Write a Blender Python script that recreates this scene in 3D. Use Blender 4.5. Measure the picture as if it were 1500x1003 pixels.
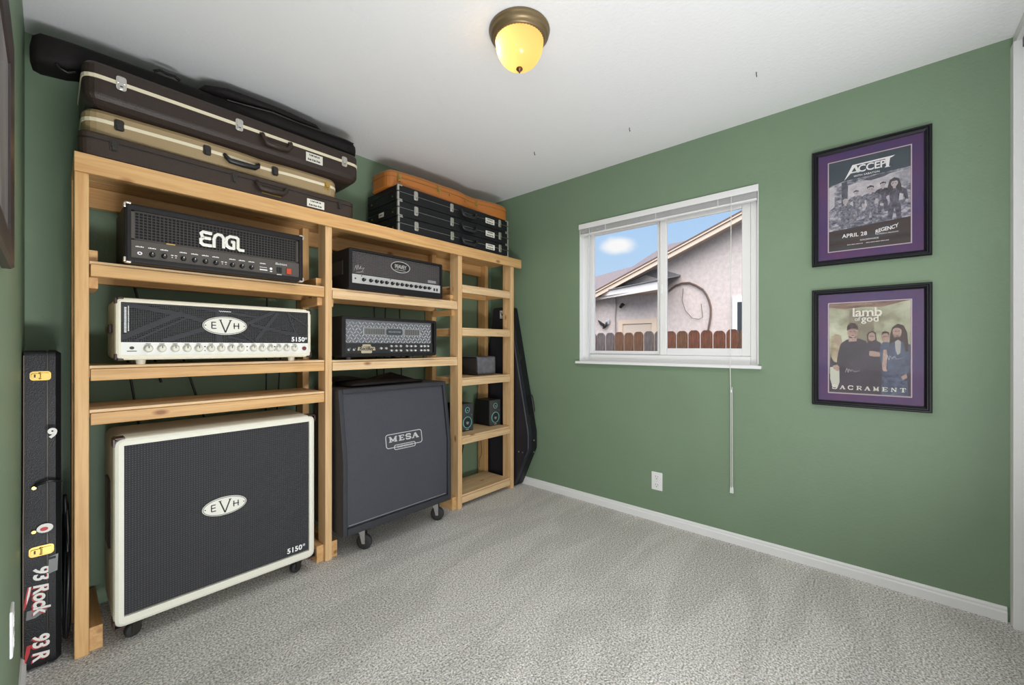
import bpy, math, random
from mathutils import Vector, Matrix
random.seed(7)
for o in list(bpy.data.objects): bpy.data.objects.remove(o, do_unlink=True)
SC = bpy.context.scene
COL = SC.collection
PI = math.pi

# ------------------------------------------------------------------ camera
FPX, CYPX = 600.0, 507.5
cam_data = bpy.data.cameras.new('camera')
cam = bpy.data.objects.new('camera', cam_data); COL.objects.link(cam)
cam_data.sensor_width = 36.0
cam_data.lens = 36.0 * FPX / 1500.0
cam_data.shift_y = (CYPX - 501.5) / 1500.0
cam_data.clip_start = 0.01
YAW = math.atan(530 / 600.0)                      # viewing direction, measured from +X towards +Y
cam.location = (0, 0, 1.152)
cam.rotation_euler = (PI / 2, 0, YAW - PI / 2)
SC.camera = cam

# ------------------------------------------------------------------ view
SC.view_settings.view_transform = 'Standard'
SC.view_settings.look = 'None'
SC.view_settings.gamma = 1.0
SC.view_settings.use_curve_mapping = False
SC.view_settings.exposure = -0.06

# ------------------------------------------------------------------ world: pale blue sky with soft clouds
W = bpy.data.worlds.new('sky'); SC.world = W; W.use_nodes = True
nt = W.node_tree; nt.nodes.clear()
def N(tree, kind, **kw):
    n = tree.nodes.new(kind)
    for k, v in kw.items():
        if k in n.inputs.keys(): n.inputs[k].default_value = v
        else: setattr(n, k, v)
    return n
wo = N(nt, 'ShaderNodeOutputWorld'); bg = N(nt, 'ShaderNodeBackground'); bg.inputs['Strength'].default_value = 1.0
tc = N(nt, 'ShaderNodeTexCoord')
sep = N(nt, 'ShaderNodeSeparateXYZ'); nt.links.new(tc.outputs['Generated'], sep.inputs[0])
ramp = N(nt, 'ShaderNodeValToRGB')
ramp.color_ramp.elements[0].position = 0.0; ramp.color_ramp.elements[0].color = (0.62, 0.80, 0.97, 1)
ramp.color_ramp.elements[1].position = 0.55; ramp.color_ramp.elements[1].color = (0.26, 0.52, 0.92, 1)
nt.links.new(sep.outputs['Z'], ramp.inputs[0])
prev = ramp.outputs[0]
nz = N(nt, 'ShaderNodeTexNoise'); nz.inputs['Scale'].default_value = 14.0; nz.inputs['Detail'].default_value = 4.0
nt.links.new(tc.outputs['Generated'], nz.inputs['Vector'])
def cloud(dirv, rad, squash=1.9):
    """a soft cumulus puff in direction dirv"""
    global prev
    d = Vector(dirv).normalized()
    sub = N(nt, 'ShaderNodeVectorMath', operation='SUBTRACT'); sub.inputs[1].default_value = d
    nt.links.new(tc.outputs['Generated'], sub.inputs[0])
    mul = N(nt, 'ShaderNodeVectorMath', operation='MULTIPLY'); mul.inputs[1].default_value = (1, 1, squash)
    nt.links.new(sub.outputs[0], mul.inputs[0])
    ln = N(nt, 'ShaderNodeVectorMath', operation='LENGTH'); nt.links.new(mul.outputs[0], ln.inputs[0])
    a = N(nt, 'ShaderNodeMath', operation='MULTIPLY_ADD'); a.inputs[1].default_value = -0.9 * rad; 
    nt.links.new(nz.outputs['Fac'], a.inputs[0]); nt.links.new(ln.outputs['Value'], a.inputs[2])
    mr = N(nt, 'ShaderNodeMapRange', interpolation_type='SMOOTHSTEP')
    mr.inputs['From Min'].default_value = rad * 0.60; mr.inputs['From Max'].default_value = -rad * 0.10
    nt.links.new(a.outputs[0], mr.inputs['Value'])
    mx = N(nt, 'ShaderNodeMix', data_type='RGBA'); mx.inputs['B'].default_value = (1.0, 1.0, 1.0, 1)
    nt.links.new(mr.outputs[0], mx.inputs['Factor']); nt.links.new(prev, mx.inputs['A']); prev = mx.outputs['Result']
for dv, rd in (((0.867, 0.4414, 0.2316), 0.046), ((0.2, 0.9, 0.4), 0.12), ((0.9, -0.3, 0.35), 0.10),
               ((-0.7, 0.4, 0.5), 0.15), ((-0.3, -0.8, 0.45), 0.12), ((0.1, 0.1, 0.95), 0.12)):
    cloud(dv, rd)
nt.links.new(prev, bg.inputs['Color']); nt.links.new(bg.outputs[0], wo.inputs[0])

# ------------------------------------------------------------------ sun on the neighbour's house (behind our own house)
sd = bpy.data.lights.new('sun', 'SUN'); sd.energy = 7.6; sd.angle = math.radians(75); sd.color = (1.0, 0.93, 0.86)
sun = bpy.data.objects.new('sun', sd); COL.objects.link(sun); sun.location = (-3, 1, 8)
sun.rotation_euler = Vector((0.62, 0.30, -0.72)).to_track_quat('-Z', 'Y').to_euler()

# ------------------------------------------------------------------ added fill lights out of view, for soft even light
def area(name, loc, direction, sx, sy, power, color=(1, 1, 1)):
    d = bpy.data.lights.new(name, 'AREA'); d.shape = 'RECTANGLE'; d.size = sx; d.size_y = sy; d.energy = power; d.color = color
    o = bpy.data.objects.new(name, d); COL.objects.link(o); o.location = loc
    o.rotation_euler = Vector(direction).to_track_quat('-Z', 'Z').to_euler(); return o
area('back_fill', (1.25, -0.36, 1.42), (0.05, 1, 0.06), 2.3, 1.9, 11.0, (0.975, 0.985, 1.0))      # added soft fill in front of the closet doors, behind the camera
area('ceiling_fill', (0.32, -0.28, 0.16), (-0.05, 0.85, 1.0), 0.9, 0.30, 50.0, (0.965, 0.98, 1.0))       # added fill aimed up to brighten the ceiling
area('hall_fill', (-0.75, 0.15, 1.35), (1, 0.10, -0.16), 0.9, 1.5, 17.0, (0.975, 0.985, 1.0))               # added fill panel in the unseen hall, evens out the window wall
LAMP_POWER = 22.0

# ================================================================== helpers
class F:
    """a flat frame in space: origin, right, up, outward"""
    def __init__(s, O, U, V, Nn): s.O, s.U, s.V, s.N = Vector(O), Vector(U), Vector(V), Vector(Nn)
    def p(s, u, v, d=0.0): return s.O + s.U * u + s.V * v + s.N * d
def FY(x, y, z): return F((x, y, z), (1, 0, 0), (0, 0, 1), (0, -1, 0))      # faces the camera side (-Y)
def FX(x, y, z): return F((x, y, z), (0, -1, 0), (0, 0, 1), (-1, 0, 0))     # faces -X (on the window wall)
def FL(x, y, z): return F((x, y, z), (0, 1, 0), (0, 0, 1), (1, 0, 0))       # faces +X (on the left wall)
def FE(x, y, z): return F((x, y, z), (0, -1, 0), (0, 0, 1), (-1, 0, 0))

def rrect(w, h, r, n=5, cx=0.0, cy=0.0):
    pts = []
    for (sx, sy, a0) in ((1, 1, 0), (-1, 1, 90), (-1, -1, 180), (1, -1, 270)):
        for i in range(n + 1):
            a = math.radians(a0 + 90.0 * i / n)
            pts.append((cx + sx * (w / 2 - r) + r * math.cos(a), cy + sy * (h / 2 - r) + r * math.sin(a)))
    return pts
def ellipse(rx, ry, n=24, cx=0.0, cy=0.0, rot=0.0):
    c, s = math.cos(rot), math.sin(rot); out = []
    for i in range(n):
        a = 2 * PI * i / n; x, y = rx * math.cos(a), ry * math.sin(a)
        out.append((cx + x * c - y * s, cy + x * s + y * c))
    return out
def chaikin(pts, k=2):
    for _ in range(k):
        q = []
        for i in range(len(pts)):
            a, b = pts[i], pts[(i + 1) % len(pts)]
            q.append((a[0] * .75 + b[0] * .25, a[1] * .75 + b[1] * .25)); q.append((a[0] * .25 + b[0] * .75, a[1] * .25 + b[1] * .75))
        pts = q
    return pts
def carea(pts): return sum(pts[i - 1][0] * pts[i][1] - pts[i][0] * pts[i - 1][1] for i in range(len(pts))) / 2
def inset(pts, d):
    n = len(pts); out = []; sg = 1 if carea(pts) > 0 else -1
    for i in range(n):
        a, b, c = Vector(pts[i - 1]), Vector(pts[i]), Vector(pts[(i + 1) % n])
        e1 = (b - a); e2 = (c - b)
        e1 = e1.normalized() if e1.length > 1e-9 else e2.normalized(); e2 = e2.normalized() if e2.length > 1e-9 else e1
        n1 = Vector((-e1.y, e1.x)) * sg; n2 = Vector((-e2.y, e2.x)) * sg
        m = (n1 + n2); m = m.normalized() if m.length > 1e-6 else n1
        k = 1.0 / max(0.45, m.dot(n1))
        out.append((b.x + m.x * d * k, b.y + m.y * d * k))
    return out

CLIP = None
def clip(pts, box):
    x0, x1, y0, y1 = box
    for ax, lim, sg in ((0, x0, 1), (0, x1, -1), (1, y0, 1), (1, y1, -1)):
        out = []
        for i in range(len(pts)):
            a, c = pts[i - 1], pts[i]; ia, ic = sg * (a[ax] - lim) >= 0, sg * (c[ax] - lim) >= 0
            if ia != ic:
                t = (lim - a[ax]) / (c[ax] - a[ax]); out.append((a[0] + (c[0] - a[0]) * t, a[1] + (c[1] - a[1]) * t))
            if ic: out.append(c)
        pts = out
        if not pts: break
    return pts

class MB:
    def __init__(s): s.v = []; s.f = []; s.m = []; s.sm = []
    def add(s, verts, faces, m=0, smooth=False):
        b = len(s.v); s.v += [Vector(p) for p in verts]
        for f in faces: s.f.append([i + b for i in f]); s.m.append(m); s.sm.append(smooth)
        return s
    def box(s, x0, x1, y0, y1, z0, z1, m=0):
        V = [(x0, y0, z0), (x1, y0, z0), (x1, y1, z0), (x0, y1, z0), (x0, y0, z1), (x1, y0, z1), (x1, y1, z1), (x0, y1, z1)]
        return s.add(V, [(0, 3, 2, 1), (4, 5, 6, 7), (0, 1, 5, 4), (1, 2, 6, 5), (2, 3, 7, 6), (3, 0, 4, 7)], m)
    def fbox(s, fr, u0, u1, v0, v1, d0, d1, m=0):
        V = [fr.p(u, v, d) for d in (d0, d1) for (u, v) in ((u0, v0), (u1, v0), (u1, v1), (u0, v1))]
        return s.add(V, [(0, 3, 2, 1), (4, 5, 6, 7), (0, 1, 5, 4), (1, 2, 6, 5), (2, 3, 7, 6), (3, 0, 4, 7)], m)
    def flat(s, fr, pts, d0, d1, m=0):
        if CLIP: pts = clip(pts, CLIP)
        n = len(pts)
        if n < 3: return s
        if carea(pts) < 0: pts = pts[::-1]
        V = [fr.p(u, v, d1) for u, v in pts]; Fc = [list(range(n))]
        if d0 is not None and abs(d1 - d0) > 1e-7:
            V += [fr.p(u, v, d0) for u, v in pts]
            Fc += [(i, i + n, (i + 1) % n + n, (i + 1) % n) for i in range(n)]
            Fc.append(list(range(2 * n - 1, n - 1, -1)))
        return s.add(V, Fc, m)
    def loops(s, loops, m=0, cap0=True, cap1=True, smooth=False):
        """bridge rings of equal length; rings wind counter-clockwise seen from the last ring's side"""
        n = len(loops[0]); V = [p for L in loops for p in L]; Fc = []
        for k in range(len(loops) - 1):
            for i in range(n):
                j = (i + 1) % n; Fc.append((k * n + i, k * n + j, (k + 1) * n + j, (k + 1) * n + i))
        s.add(V, Fc, m, smooth)
        if cap0: s.add(loops[0], [list(range(n))[::-1]], m)
        if cap1: s.add(loops[-1], [list(range(n))], m)
        return s
    def shell(s, outline, prof, m=0, smooth=False, cap0=True, cap1=True):
        """outline in XY swept up through (z, inset) steps"""
        if carea(outline) < 0: outline = outline[::-1]
        return s.loops([[(x, y, z) for x, y in inset(outline, d)] for z, d in prof], m, cap0, cap1, smooth)
    def fshell(s, fr, outline, prof, m=0, smooth=False, cap0=True, cap1=True):
        if carea(outline) < 0: outline = outline[::-1]
        return s.loops([[fr.p(x, y, z) for x, y in inset(outline, d)] for z, d in prof], m, cap0, cap1, smooth)
    def tube(s, pts, r, seg=8, m=0, caps=True):
        pts = [Vector(p) for p in pts]; L = []
        up = None
        for i, p in enumerate(pts):
            t = (pts[min(i + 1, len(pts) - 1)] - pts[max(i - 1, 0)]).normalized()
            if up is None:
                up = Vector((0, 0, 1)) if abs(t.z) < .9 else Vector((1, 0, 0))
            a = (up - t * up.dot(t)).normalized(); b = t.cross(a); up = a
            rr = r[i] if isinstance(r, (list, tuple)) else r
            L.append([p + (a * math.cos(2 * PI * k / seg) + b * math.sin(2 * PI * k / seg)) * rr for k in range(seg)])
        return s.loops(L, m, caps, caps, True)
    def cyl(s, p0, p1, r, seg=16, m=0, r1=None, smooth=True):
        p0, p1 = Vector(p0), Vector(p1); t = (p1 - p0).normalized()
        up = Vector((0, 0, 1)) if abs(t.z) < .9 else Vector((1, 0, 0))
        a = (up - t * up.dot(t)).normalized(); b = t.cross(a); r1 = r if r1 is None else r1
        L = [[p + (a * math.cos(2 * PI * k / seg) + b * math.sin(2 * PI * k / seg)) * q for k in range(seg)] for p, q in ((p0, r), (p1, r1))]
        return s.loops(L, m, True, True, smooth)
    def lathe(s, c, prof, seg=32, m=0, cap0=False, cap1=False):
        L = [[(c[0] + r * math.cos(2 * PI * k / seg), c[1] + r * math.sin(2 * PI * k / seg), z) for k in range(seg)] for r, z in prof]
        return s.loops(L, m, cap0, cap1, True)
    def stroke(s, fr, pts, w, d0, d1, m=0, ou=0.0, ov=0.0, sc=1.0, closed=False):
        """polyline drawn as a ribbon of width w"""
        P = [Vector((ou + x * sc, ov + y * sc)) for x, y in pts]
        if closed: P.append(P[0])
        for i in range(len(P) - 1):
            a, b = P[i], P[i + 1]; t = (b - a)
            if t.length < 1e-8: continue
            t.normalize(); n = Vector((-t.y, t.x)) * w / 2; e = t * w * 0.32
            a2 = a - (e if i > 0 or closed else e * 0); b2 = b + (e if i < len(P) - 2 or closed else e * 0)
            s.flat(fr, [tuple(a2 - n), tuple(b2 - n), tuple(b2 + n), tuple(a2 + n)], d0 + (i % 3) * .00002, d1 + (i % 3) * .00005, m)
        return s
    def text(s, fr, key, u, v, size, d, m=0, sx=1.0, shear=0.0, rot=0.0, wave=None):
        tv, tf = TXT[key]; c, sn = math.cos(rot), math.sin(rot); V = []
        for x, y in tv:
            x, y = (x + y * shear) * size * sx, y * size
            if wave: y += wave(x)
            V.append(fr.p(u + x * c - y * sn, v + x * sn + y * c, d))
        return s.add(V, tf, m)
    def build(s, name, mats, parent=None, off=None, bevel=0.0, kind=None, label=None, seg=2):
        me = bpy.data.meshes.new(name)
        o3 = Vector(off) if off is not None else Vector((0, 0, 0))
        me.from_pydata([tuple(p - o3) for p in s.v], [], s.f)
        if not isinstance(mats, (list, tuple)): mats = [mats]
        for mm in mats: me.materials.append(mm)
        me.polygons.foreach_set('material_index', s.m); me.polygons.foreach_set('use_smooth', s.sm); me.update()
        o = bpy.data.objects.new(name, me); COL.objects.link(o)
        if parent is not None: o.parent = parent
        if bevel > 0:
            b = o.modifiers.new('bevel', 'BEVEL'); b.width = bevel; b.segments = seg; b.limit_method = 'ANGLE'; b.angle_limit = math.radians(40)
        if kind: o['kind'] = kind
        if label: o['label'] = label
        return o

def tag(o, label, cat, group=None):
    o['label'] = label; o['category'] = cat
    if group: o['group'] = group
    return o
def thing(name, label, cat, loc=(0, 0, 0), group=None):
    o = bpy.data.objects.new(name, None); COL.objects.link(o); o.location = loc; o.empty_display_size = .05
    return tag(o, label, cat, group)
def struct(o): o['kind'] = 'structure'; return o
def link_copy(src, parent, loc):
    c = src.copy(); COL.objects.link(c); c.parent = parent; c.location = loc; return c

# ---- lettering outlines (built-in font), converted once
TXT = {}
def make_texts(specs):
    obs = []
    for key, (body, bold, sp) in specs.items():
        cu = bpy.data.curves.new('lettering', 'FONT'); cu.body = body; cu.size = 1.0; cu.offset = bold; cu.space_character = sp
        cu.align_x = 'CENTER'; cu.align_y = 'CENTER'; cu.resolution_u = 3
        o = bpy.data.objects.new('lettering', cu); COL.objects.link(o); obs.append((key, o, cu))
    dg = bpy.context.evaluated_depsgraph_get(); dg.update()
    for key, o, cu in obs:
        me = bpy.data.meshes.new_from_object(o.evaluated_get(dg))
        TXT[key] = ([(v.co.x, v.co.y) for v in me.vertices], [list(p.vertices) for p in me.polygons])
        bpy.data.objects.remove(o, do_unlink=True); bpy.data.curves.remove(cu); bpy.data.meshes.remove(me)
make_texts({'5150': ('5150', .03, 1.05), 'III': ('III', .02, 1.0), 'ENGINEERING': ('ENGINEERING', .01, 1.1),
    'rock': ('93 Rock', .03, .95), 'nr': ('93 R', .03, .95), '9': ('9', .05, 1), 'ACCEPT': ('CCEP', .02, .95), 'with': ('WITH SABATON', .01, 1.05),
    'april': ('APRIL 28', .015, 1.05), 'regency': ('REGENCY', .02, .95), 'ballroom': ('THE REGENCY BALLROOM', 0, 1.0), 'doors': ('GOLDENVOICE', .01, 1.0),
    'lamb': ('lamb', .012, .95), 'of': ('of', 0, .9), 'god': ('god', .012, 1.0), 'sac': ('SACRAMENT', .02, 1.5),
    'peavey': ('PEAVEY', .02, .8), 'boogie': ('MESA/BOOGIE', .02, 1), 
    'powerball': ('Blackmore', 0, 1), 'dual': ('Rectifier', .02, .9), 'evhcase': ('V', .03, 1)})

# ---- materials
def mat(name, col, rough=.6, metal=0.0, bump=0.0, bscale=200.0, var=0.0, vscale=6.0, stretch=None, spec=.5, col2=None, coat=0.0, detail=3.0, emis=None, estr=0.0):
    m = bpy.data.materials.new(name); m.use_nodes = True; t = m.node_tree; t.nodes.clear()
    out = N(t, 'ShaderNodeOutputMaterial'); b = N(t, 'ShaderNodeBsdfPrincipled')
    b.inputs['Base Color'].default_value = (*col, 1); b.inputs['Roughness'].default_value = rough; b.inputs['Metallic'].default_value = metal
    b.inputs['Specular IOR Level'].default_value = spec; b.inputs['Coat Weight'].default_value = coat
    if emis: b.inputs['Emission Color'].default_value = (*emis, 1); b.inputs['Emission Strength'].default_value = estr
    tcn = N(t, 'ShaderNodeTexCoord'); vec = tcn.outputs['Object']
    if stretch:
        mp = N(t, 'ShaderNodeMapping'); mp.inputs['Scale'].default_value = stretch; t.links.new(vec, mp.inputs[0]); vec = mp.outputs[0]
    if var > 0 or col2:
        n = N(t, 'ShaderNodeTexNoise'); n.inputs['Scale'].default_value = vscale; n.inputs['Detail'].default_value = detail
        t.links.new(vec, n.inputs['Vector'])
        mx = N(t, 'ShaderNodeMix', data_type='RGBA')
        a = tuple(max(0, c * (1 - var)) for c in col); c2 = col2 or tuple(min(1, c * (1 + var)) for c in col)
        mx.inputs['A'].default_value = (*a, 1); mx.inputs['B'].default_value = (*c2, 1)
        mr = N(t, 'ShaderNodeMapRange'); mr.inputs['From Min'].default_value = .3; mr.inputs['From Max'].default_value = .7
        t.links.new(n.outputs['Fac'], mr.inputs['Value']); t.links.new(mr.outputs[0], mx.inputs['Factor']); t.links.new(mx.outputs['Result'], b.inputs['Base Color'])
    if bump > 0:
        n2 = N(t, 'ShaderNodeTexNoise'); n2.inputs['Scale'].default_value = bscale; n2.inputs['Detail'].default_value = 2.0
        t.links.new(vec, n2.inputs['Vector'])
        bp = N(t, 'ShaderNodeBump'); bp.inputs['Strength'].default_value = bump; bp.inputs['Distance'].default_value = .004
        t.links.new(n2.outputs['Fac'], bp.inputs['Height']); t.links.new(bp.outputs[0], b.inputs['Normal'])
    t.links.new(b.outputs[0], out.inputs[0]); return m

def wood(name, axis, c1=(.55, .305, .115), c2=(.67, .415, .180)):
    """sawn pine, grain running along axis"""
    m = bpy.data.materials.new(name); m.use_nodes = True; t = m.node_tree; t.nodes.clear()
    out = N(t, 'ShaderNodeOutputMaterial'); b = N(t, 'ShaderNodeBsdfPrincipled'); b.inputs['Roughness'].default_value = .55
    tcn = N(t, 'ShaderNodeTexCoord'); oi = N(t, 'ShaderNodeObjectInfo')
    add = N(t, 'ShaderNodeVectorMath', operation='MULTIPLY_ADD'); add.inputs[1].default_value = (3.1, 5.7, 4.3)
    t.links.new(oi.outputs['Random'], add.inputs[0]); t.links.new(tcn.outputs['Object'], add.inputs[2])
    mp = N(t, 'ShaderNodeMapping'); sc = [22, 22, 22]; sc['xyz'.index(axis)] = 1.1; mp.inputs['Scale'].default_value = sc
    t.links.new(add.outputs[0], mp.inputs[0])
    n1 = N(t, 'ShaderNodeTexNoise'); n1.inputs['Scale'].default_value = 1.6; n1.inputs['Detail'].default_value = 5; n1.inputs['Distortion'].default_value = .6
    t.links.new(mp.outputs[0], n1.inputs['Vector'])
    n2 = N(t, 'ShaderNodeTexNoise'); n2.inputs['Scale'].default_value = 7.0; n2.inputs['Detail'].default_value = 3; t.links.new(mp.outputs[0], n2.inputs['Vector'])
    mx = N(t, 'ShaderNodeMix', data_type='RGBA'); mx.inputs['A'].default_value = (*c1, 1); mx.inputs['B'].default_value = (*c2, 1)
    mr = N(t, 'ShaderNodeMapRange'); mr.inputs['From Min'].default_value = .32; mr.inputs['From Max'].default_value = .62
    t.links.new(n1.outputs['Fac'], mr.inputs['Value']); t.links.new(mr.outputs[0], mx.inputs['Factor'])
    mx2 = N(t, 'ShaderNodeMix', data_type='RGBA', blend_type='MULTIPLY'); mx2.inputs['Factor'].default_value = .32
    cr = N(t, 'ShaderNodeValToRGB'); cr.color_ramp.elements[0].position = .35; cr.color_ramp.elements[0].color = (.72, .6, .46, 1)
    cr.color_ramp.elements[1].position = .55; cr.color_ramp.elements[1].color = (1, 1, 1, 1)
    t.links.new(n2.outputs['Fac'], cr.inputs[0]); t.links.new(mx.outputs['Result'], mx2.inputs['A']); t.links.new(cr.outputs[0], mx2.inputs['B'])
    # knots
    mp2 = N(t, 'ShaderNodeMapping'); s2 = [9, 9, 9]; s2['xyz'.index(axis)] = 4.0; mp2.inputs['Scale'].default_value = s2; t.links.new(add.outputs[0], mp2.inputs[0])
    vo = N(t, 'ShaderNodeTexVoronoi'); vo.inputs['Scale'].default_value = 1.0; t.links.new(mp2.outputs[0], vo.inputs['Vector'])
    kr = N(t, 'ShaderNodeValToRGB'); kr.color_ramp.elements[0].position = .05; kr.color_ramp.elements[0].color = (.30, .13, .05, 1)
    kr.color_ramp.elements[1].position = .13; kr.color_ramp.elements[1].color = (1, 1, 1, 1); t.links.new(vo.outputs['Distance'], kr.inputs[0])
    mx3 = N(t, 'ShaderNodeMix', data_type='RGBA', blend_type='MULTIPLY'); mx3.inputs['Factor'].default_value = .8
    t.links.new(mx2.outputs['Result'], mx3.inputs['A']); t.links.new(kr.outputs[0], mx3.inputs['B']); t.links.new(mx3.outputs['Result'], b.inputs['Base Color'])
    bp = N(t, 'ShaderNodeBump'); bp.inputs['Strength'].default_value = .08; bp.inputs['Distance'].default_value = .002
    t.links.new(n2.outputs['Fac'], bp.inputs['Height']); t.links.new(bp.outputs[0], b.inputs['Normal'])
    t.links.new(b.outputs[0], out.inputs[0]); return m

def glass(name, refl=.07, tint=(1, 1, 1)):
    m = bpy.data.materials.new(name); m.use_nodes = True; t = m.node_tree; t.nodes.clear()
    out = N(t, 'ShaderNodeOutputMaterial'); tr = N(t, 'ShaderNodeBsdfTransparent'); tr.inputs[0].default_value = (*tint, 1)
    gl = N(t, 'ShaderNodeBsdfGlossy'); gl.inputs['Roughness'].default_value = .03
    fr = N(t, 'ShaderNodeFresnel'); fr.inputs['IOR'].default_value = 1.45
    ml = N(t, 'ShaderNodeMath', operation='MULTIPLY'); ml.inputs[1].default_value = refl / .05; ml.use_clamp = True
    mx = N(t, 'ShaderNodeMixShader'); t.links.new(fr.outputs[0], ml.inputs[0]); t.links.new(ml.outputs[0], mx.inputs[0])
    t.links.new(tr.outputs[0], mx.inputs[1]); t.links.new(gl.outputs[0], mx.inputs[2]); t.links.new(mx.outputs[0], out.inputs[0]); return m

def grid_mat(name, base, dots, sx, sz, rough=.7, axis='y', metal=0.0, hole=.3, bump=.5):
    """fine regular weave / perforation on a surface: relief and tone only"""
    m = bpy.data.materials.new(name); m.use_nodes = True; t = m.node_tree; t.nodes.clear()
    out = N(t, 'ShaderNodeOutputMaterial'); b = N(t, 'ShaderNodeBsdfPrincipled'); b.inputs['Roughness'].default_value = rough; b.inputs['Metallic'].default_value = metal
    tcn = N(t, 'ShaderNodeTexCoord'); mp = N(t, 'ShaderNodeMapping'); mp.inputs['Rotation'].default_value = (0, math.radians(45) if axis == 'd' else 0, 0)
    t.links.new(tcn.outputs['Object'], mp.inputs[0]); sp = N(t, 'ShaderNodeSeparateXYZ'); t.links.new(mp.outputs[0], sp.inputs[0])
    w = []
    for ch, k in (('X', sx), ('Z', sz)):
        a = N(t, 'ShaderNodeMath', operation='MULTIPLY'); a.inputs[1].default_value = 2 * PI / k; t.links.new(sp.outputs[ch], a.inputs[0])
        c = N(t, 'ShaderNodeMath', operation='SINE'); t.links.new(a.outputs[0], c.inputs[0]); w.append(c)
    pr = N(t, 'ShaderNodeMath', operation='MULTIPLY'); t.links.new(w[0].outputs[0], pr.inputs[0]); t.links.new(w[1].outputs[0], pr.inputs[1])
    mr = N(t, 'ShaderNodeMapRange'); mr.inputs['From Min'].default_value = hole - .25; mr.inputs['From Max'].default_value = hole + .25; t.links.new(pr.outputs[0], mr.inputs['Value'])
    mx = N(t, 'ShaderNodeMix', data_type='RGBA'); mx.inputs['A'].default_value = (*base, 1); mx.inputs['B'].default_value = (*dots, 1)
    t.links.new(mr.outputs[0], mx.inputs['Factor']); t.links.new(mx.outputs['Result'], b.inputs['Base Color'])
    bp = N(t, 'ShaderNodeBump'); bp.inputs['Strength'].default_value = bump; bp.inputs['Distance'].default_value = .002; t.links.new(pr.outputs[0], bp.inputs['Height']); t.links.new(bp.outputs[0], b.inputs['Normal'])
    t.links.new(b.outputs[0], out.inputs[0]); return m

def carpet_mat():
    m = bpy.data.materials.new('carpet'); m.use_nodes = True; t = m.node_tree; t.nodes.clear()
    out = N(t, 'ShaderNodeOutputMaterial'); b = N(t, 'ShaderNodeBsdfPrincipled'); b.inputs['Roughness'].default_value = .95; b.inputs['Specular IOR Level'].default_value = .1
    tcn = N(t, 'ShaderNodeTexCoord'); v = tcn.outputs['Object']
    fine = N(t, 'ShaderNodeTexNoise'); fine.inputs['Scale'].default_value = 135; fine.inputs['Detail'].default_value = 5; fine.inputs['Roughness'].default_value = .7; t.links.new(v, fine.inputs['Vector'])
    vo = N(t, 'ShaderNodeTexVoronoi'); vo.inputs['Scale'].default_value = 150; t.links.new(v, vo.inputs['Vector'])
    mp = N(t, 'ShaderNodeMapping'); mp.inputs['Rotation'].default_value = (0, 0, math.radians(12)); mp.inputs['Scale'].default_value = (.9, 3.4, 1); t.links.new(v, mp.inputs[0])
    big = N(t, 'ShaderNodeTexNoise'); big.inputs['Scale'].default_value = 1.5; big.inputs['Detail'].default_value = 2; big.inputs['Distortion'].default_value = .8; t.links.new(mp.outputs[0], big.inputs['Vector'])
    bm = N(t, 'ShaderNodeMapRange'); bm.inputs['From Min'].default_value = .44; bm.inputs['From Max'].default_value = .56; bm.inputs['To Min'].default_value = .93; bm.inputs['To Max'].default_value = 1.05; t.links.new(big.outputs['Fac'], bm.inputs['Value'])
    cr = N(t, 'ShaderNodeValToRGB'); cr.color_ramp.elements[0].position = .38; cr.color_ramp.elements[0].color = (.24, .226, .212, 1)
    cr.color_ramp.elements[1].position = .62; cr.color_ramp.elements[1].color = (1.0, .965, .925, 1); t.links.new(fine.outputs['Fac'], cr.inputs[0])
    mx = N(t, 'ShaderNodeVectorMath', operation='SCALE'); t.links.new(cr.outputs[0], mx.inputs[0]); t.links.new(bm.outputs[0], mx.inputs['Scale'])
    t.links.new(mx.outputs[0], b.inputs['Base Color'])
    bp = N(t, 'ShaderNodeBump'); bp.inputs['Strength'].default_value = .5; bp.inputs['Distance'].default_value = .004; t.links.new(vo.outputs['Distance'], bp.inputs['Height']); t.links.new(bp.outputs[0], b.inputs['Normal'])
    t.links.new(b.outputs[0], out.inputs[0]); return m

GREEN = mat('green_paint', (.178, .257, .165), .55, bump=.22, bscale=90, var=.03, vscale=3)
CEIL = mat('ceiling_paint', (.84, .84, .85), .8, bump=.35, bscale=70)
WHITE = mat('white_paint', (.80, .80, .80), .4)
VINYL = mat('white_vinyl', (.78, .78, .775), .35)
CARPET = carpet_mat()
PX, PY, PZ = wood('pine_x', 'x'), wood('pine_y', 'y'), wood('pine_z', 'z')
PALEX, PALEZ = wood('pale_pine_x', 'x', (.63, .425, .225), (.75, .54, .315)), wood('pale_pine_z', 'z', (.60, .375, .175), (.72, .48, .25))
BLACK = mat('black_plastic', (.012, .012, .014), .4)
TOLEX = mat('black_tolex', (.010, .009, .010), .55, bump=.5, bscale=420, spec=.3)
TOLEXG = mat('charcoal_tolex', (.030, .031, .037), .5, bump=.5, bscale=420, spec=.4)
IVORY = mat('ivory_tolex', (.74, .69, .56), .5, bump=.3, bscale=380)
CHROME = mat('chrome', (.75, .75, .76), .22, metal=1.0)
STEEL = mat('brushed_steel', (.55, .55, .56), .35, metal=1.0)
BRASS = mat('brass', (.55, .38, .12), .32, metal=1.0)
BRONZE = mat('aged_bronze', (.20, .145, .075), .4, metal=.6)
DARKM = mat('dark_metal', (.05, .045, .04), .4, metal=.7)
RUBBER = mat('rubber', (.02, .02, .02), .7)
LABEL = mat('paper_label', (.72, .70, .62), .8)
INK = mat('ink', (.02, .02, .02), .6)
CREAM = mat('cream_trim', (.76, .68, .50), .5)
LETTER = mat('white_lettering', (.85, .85, .84), .5)

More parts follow.
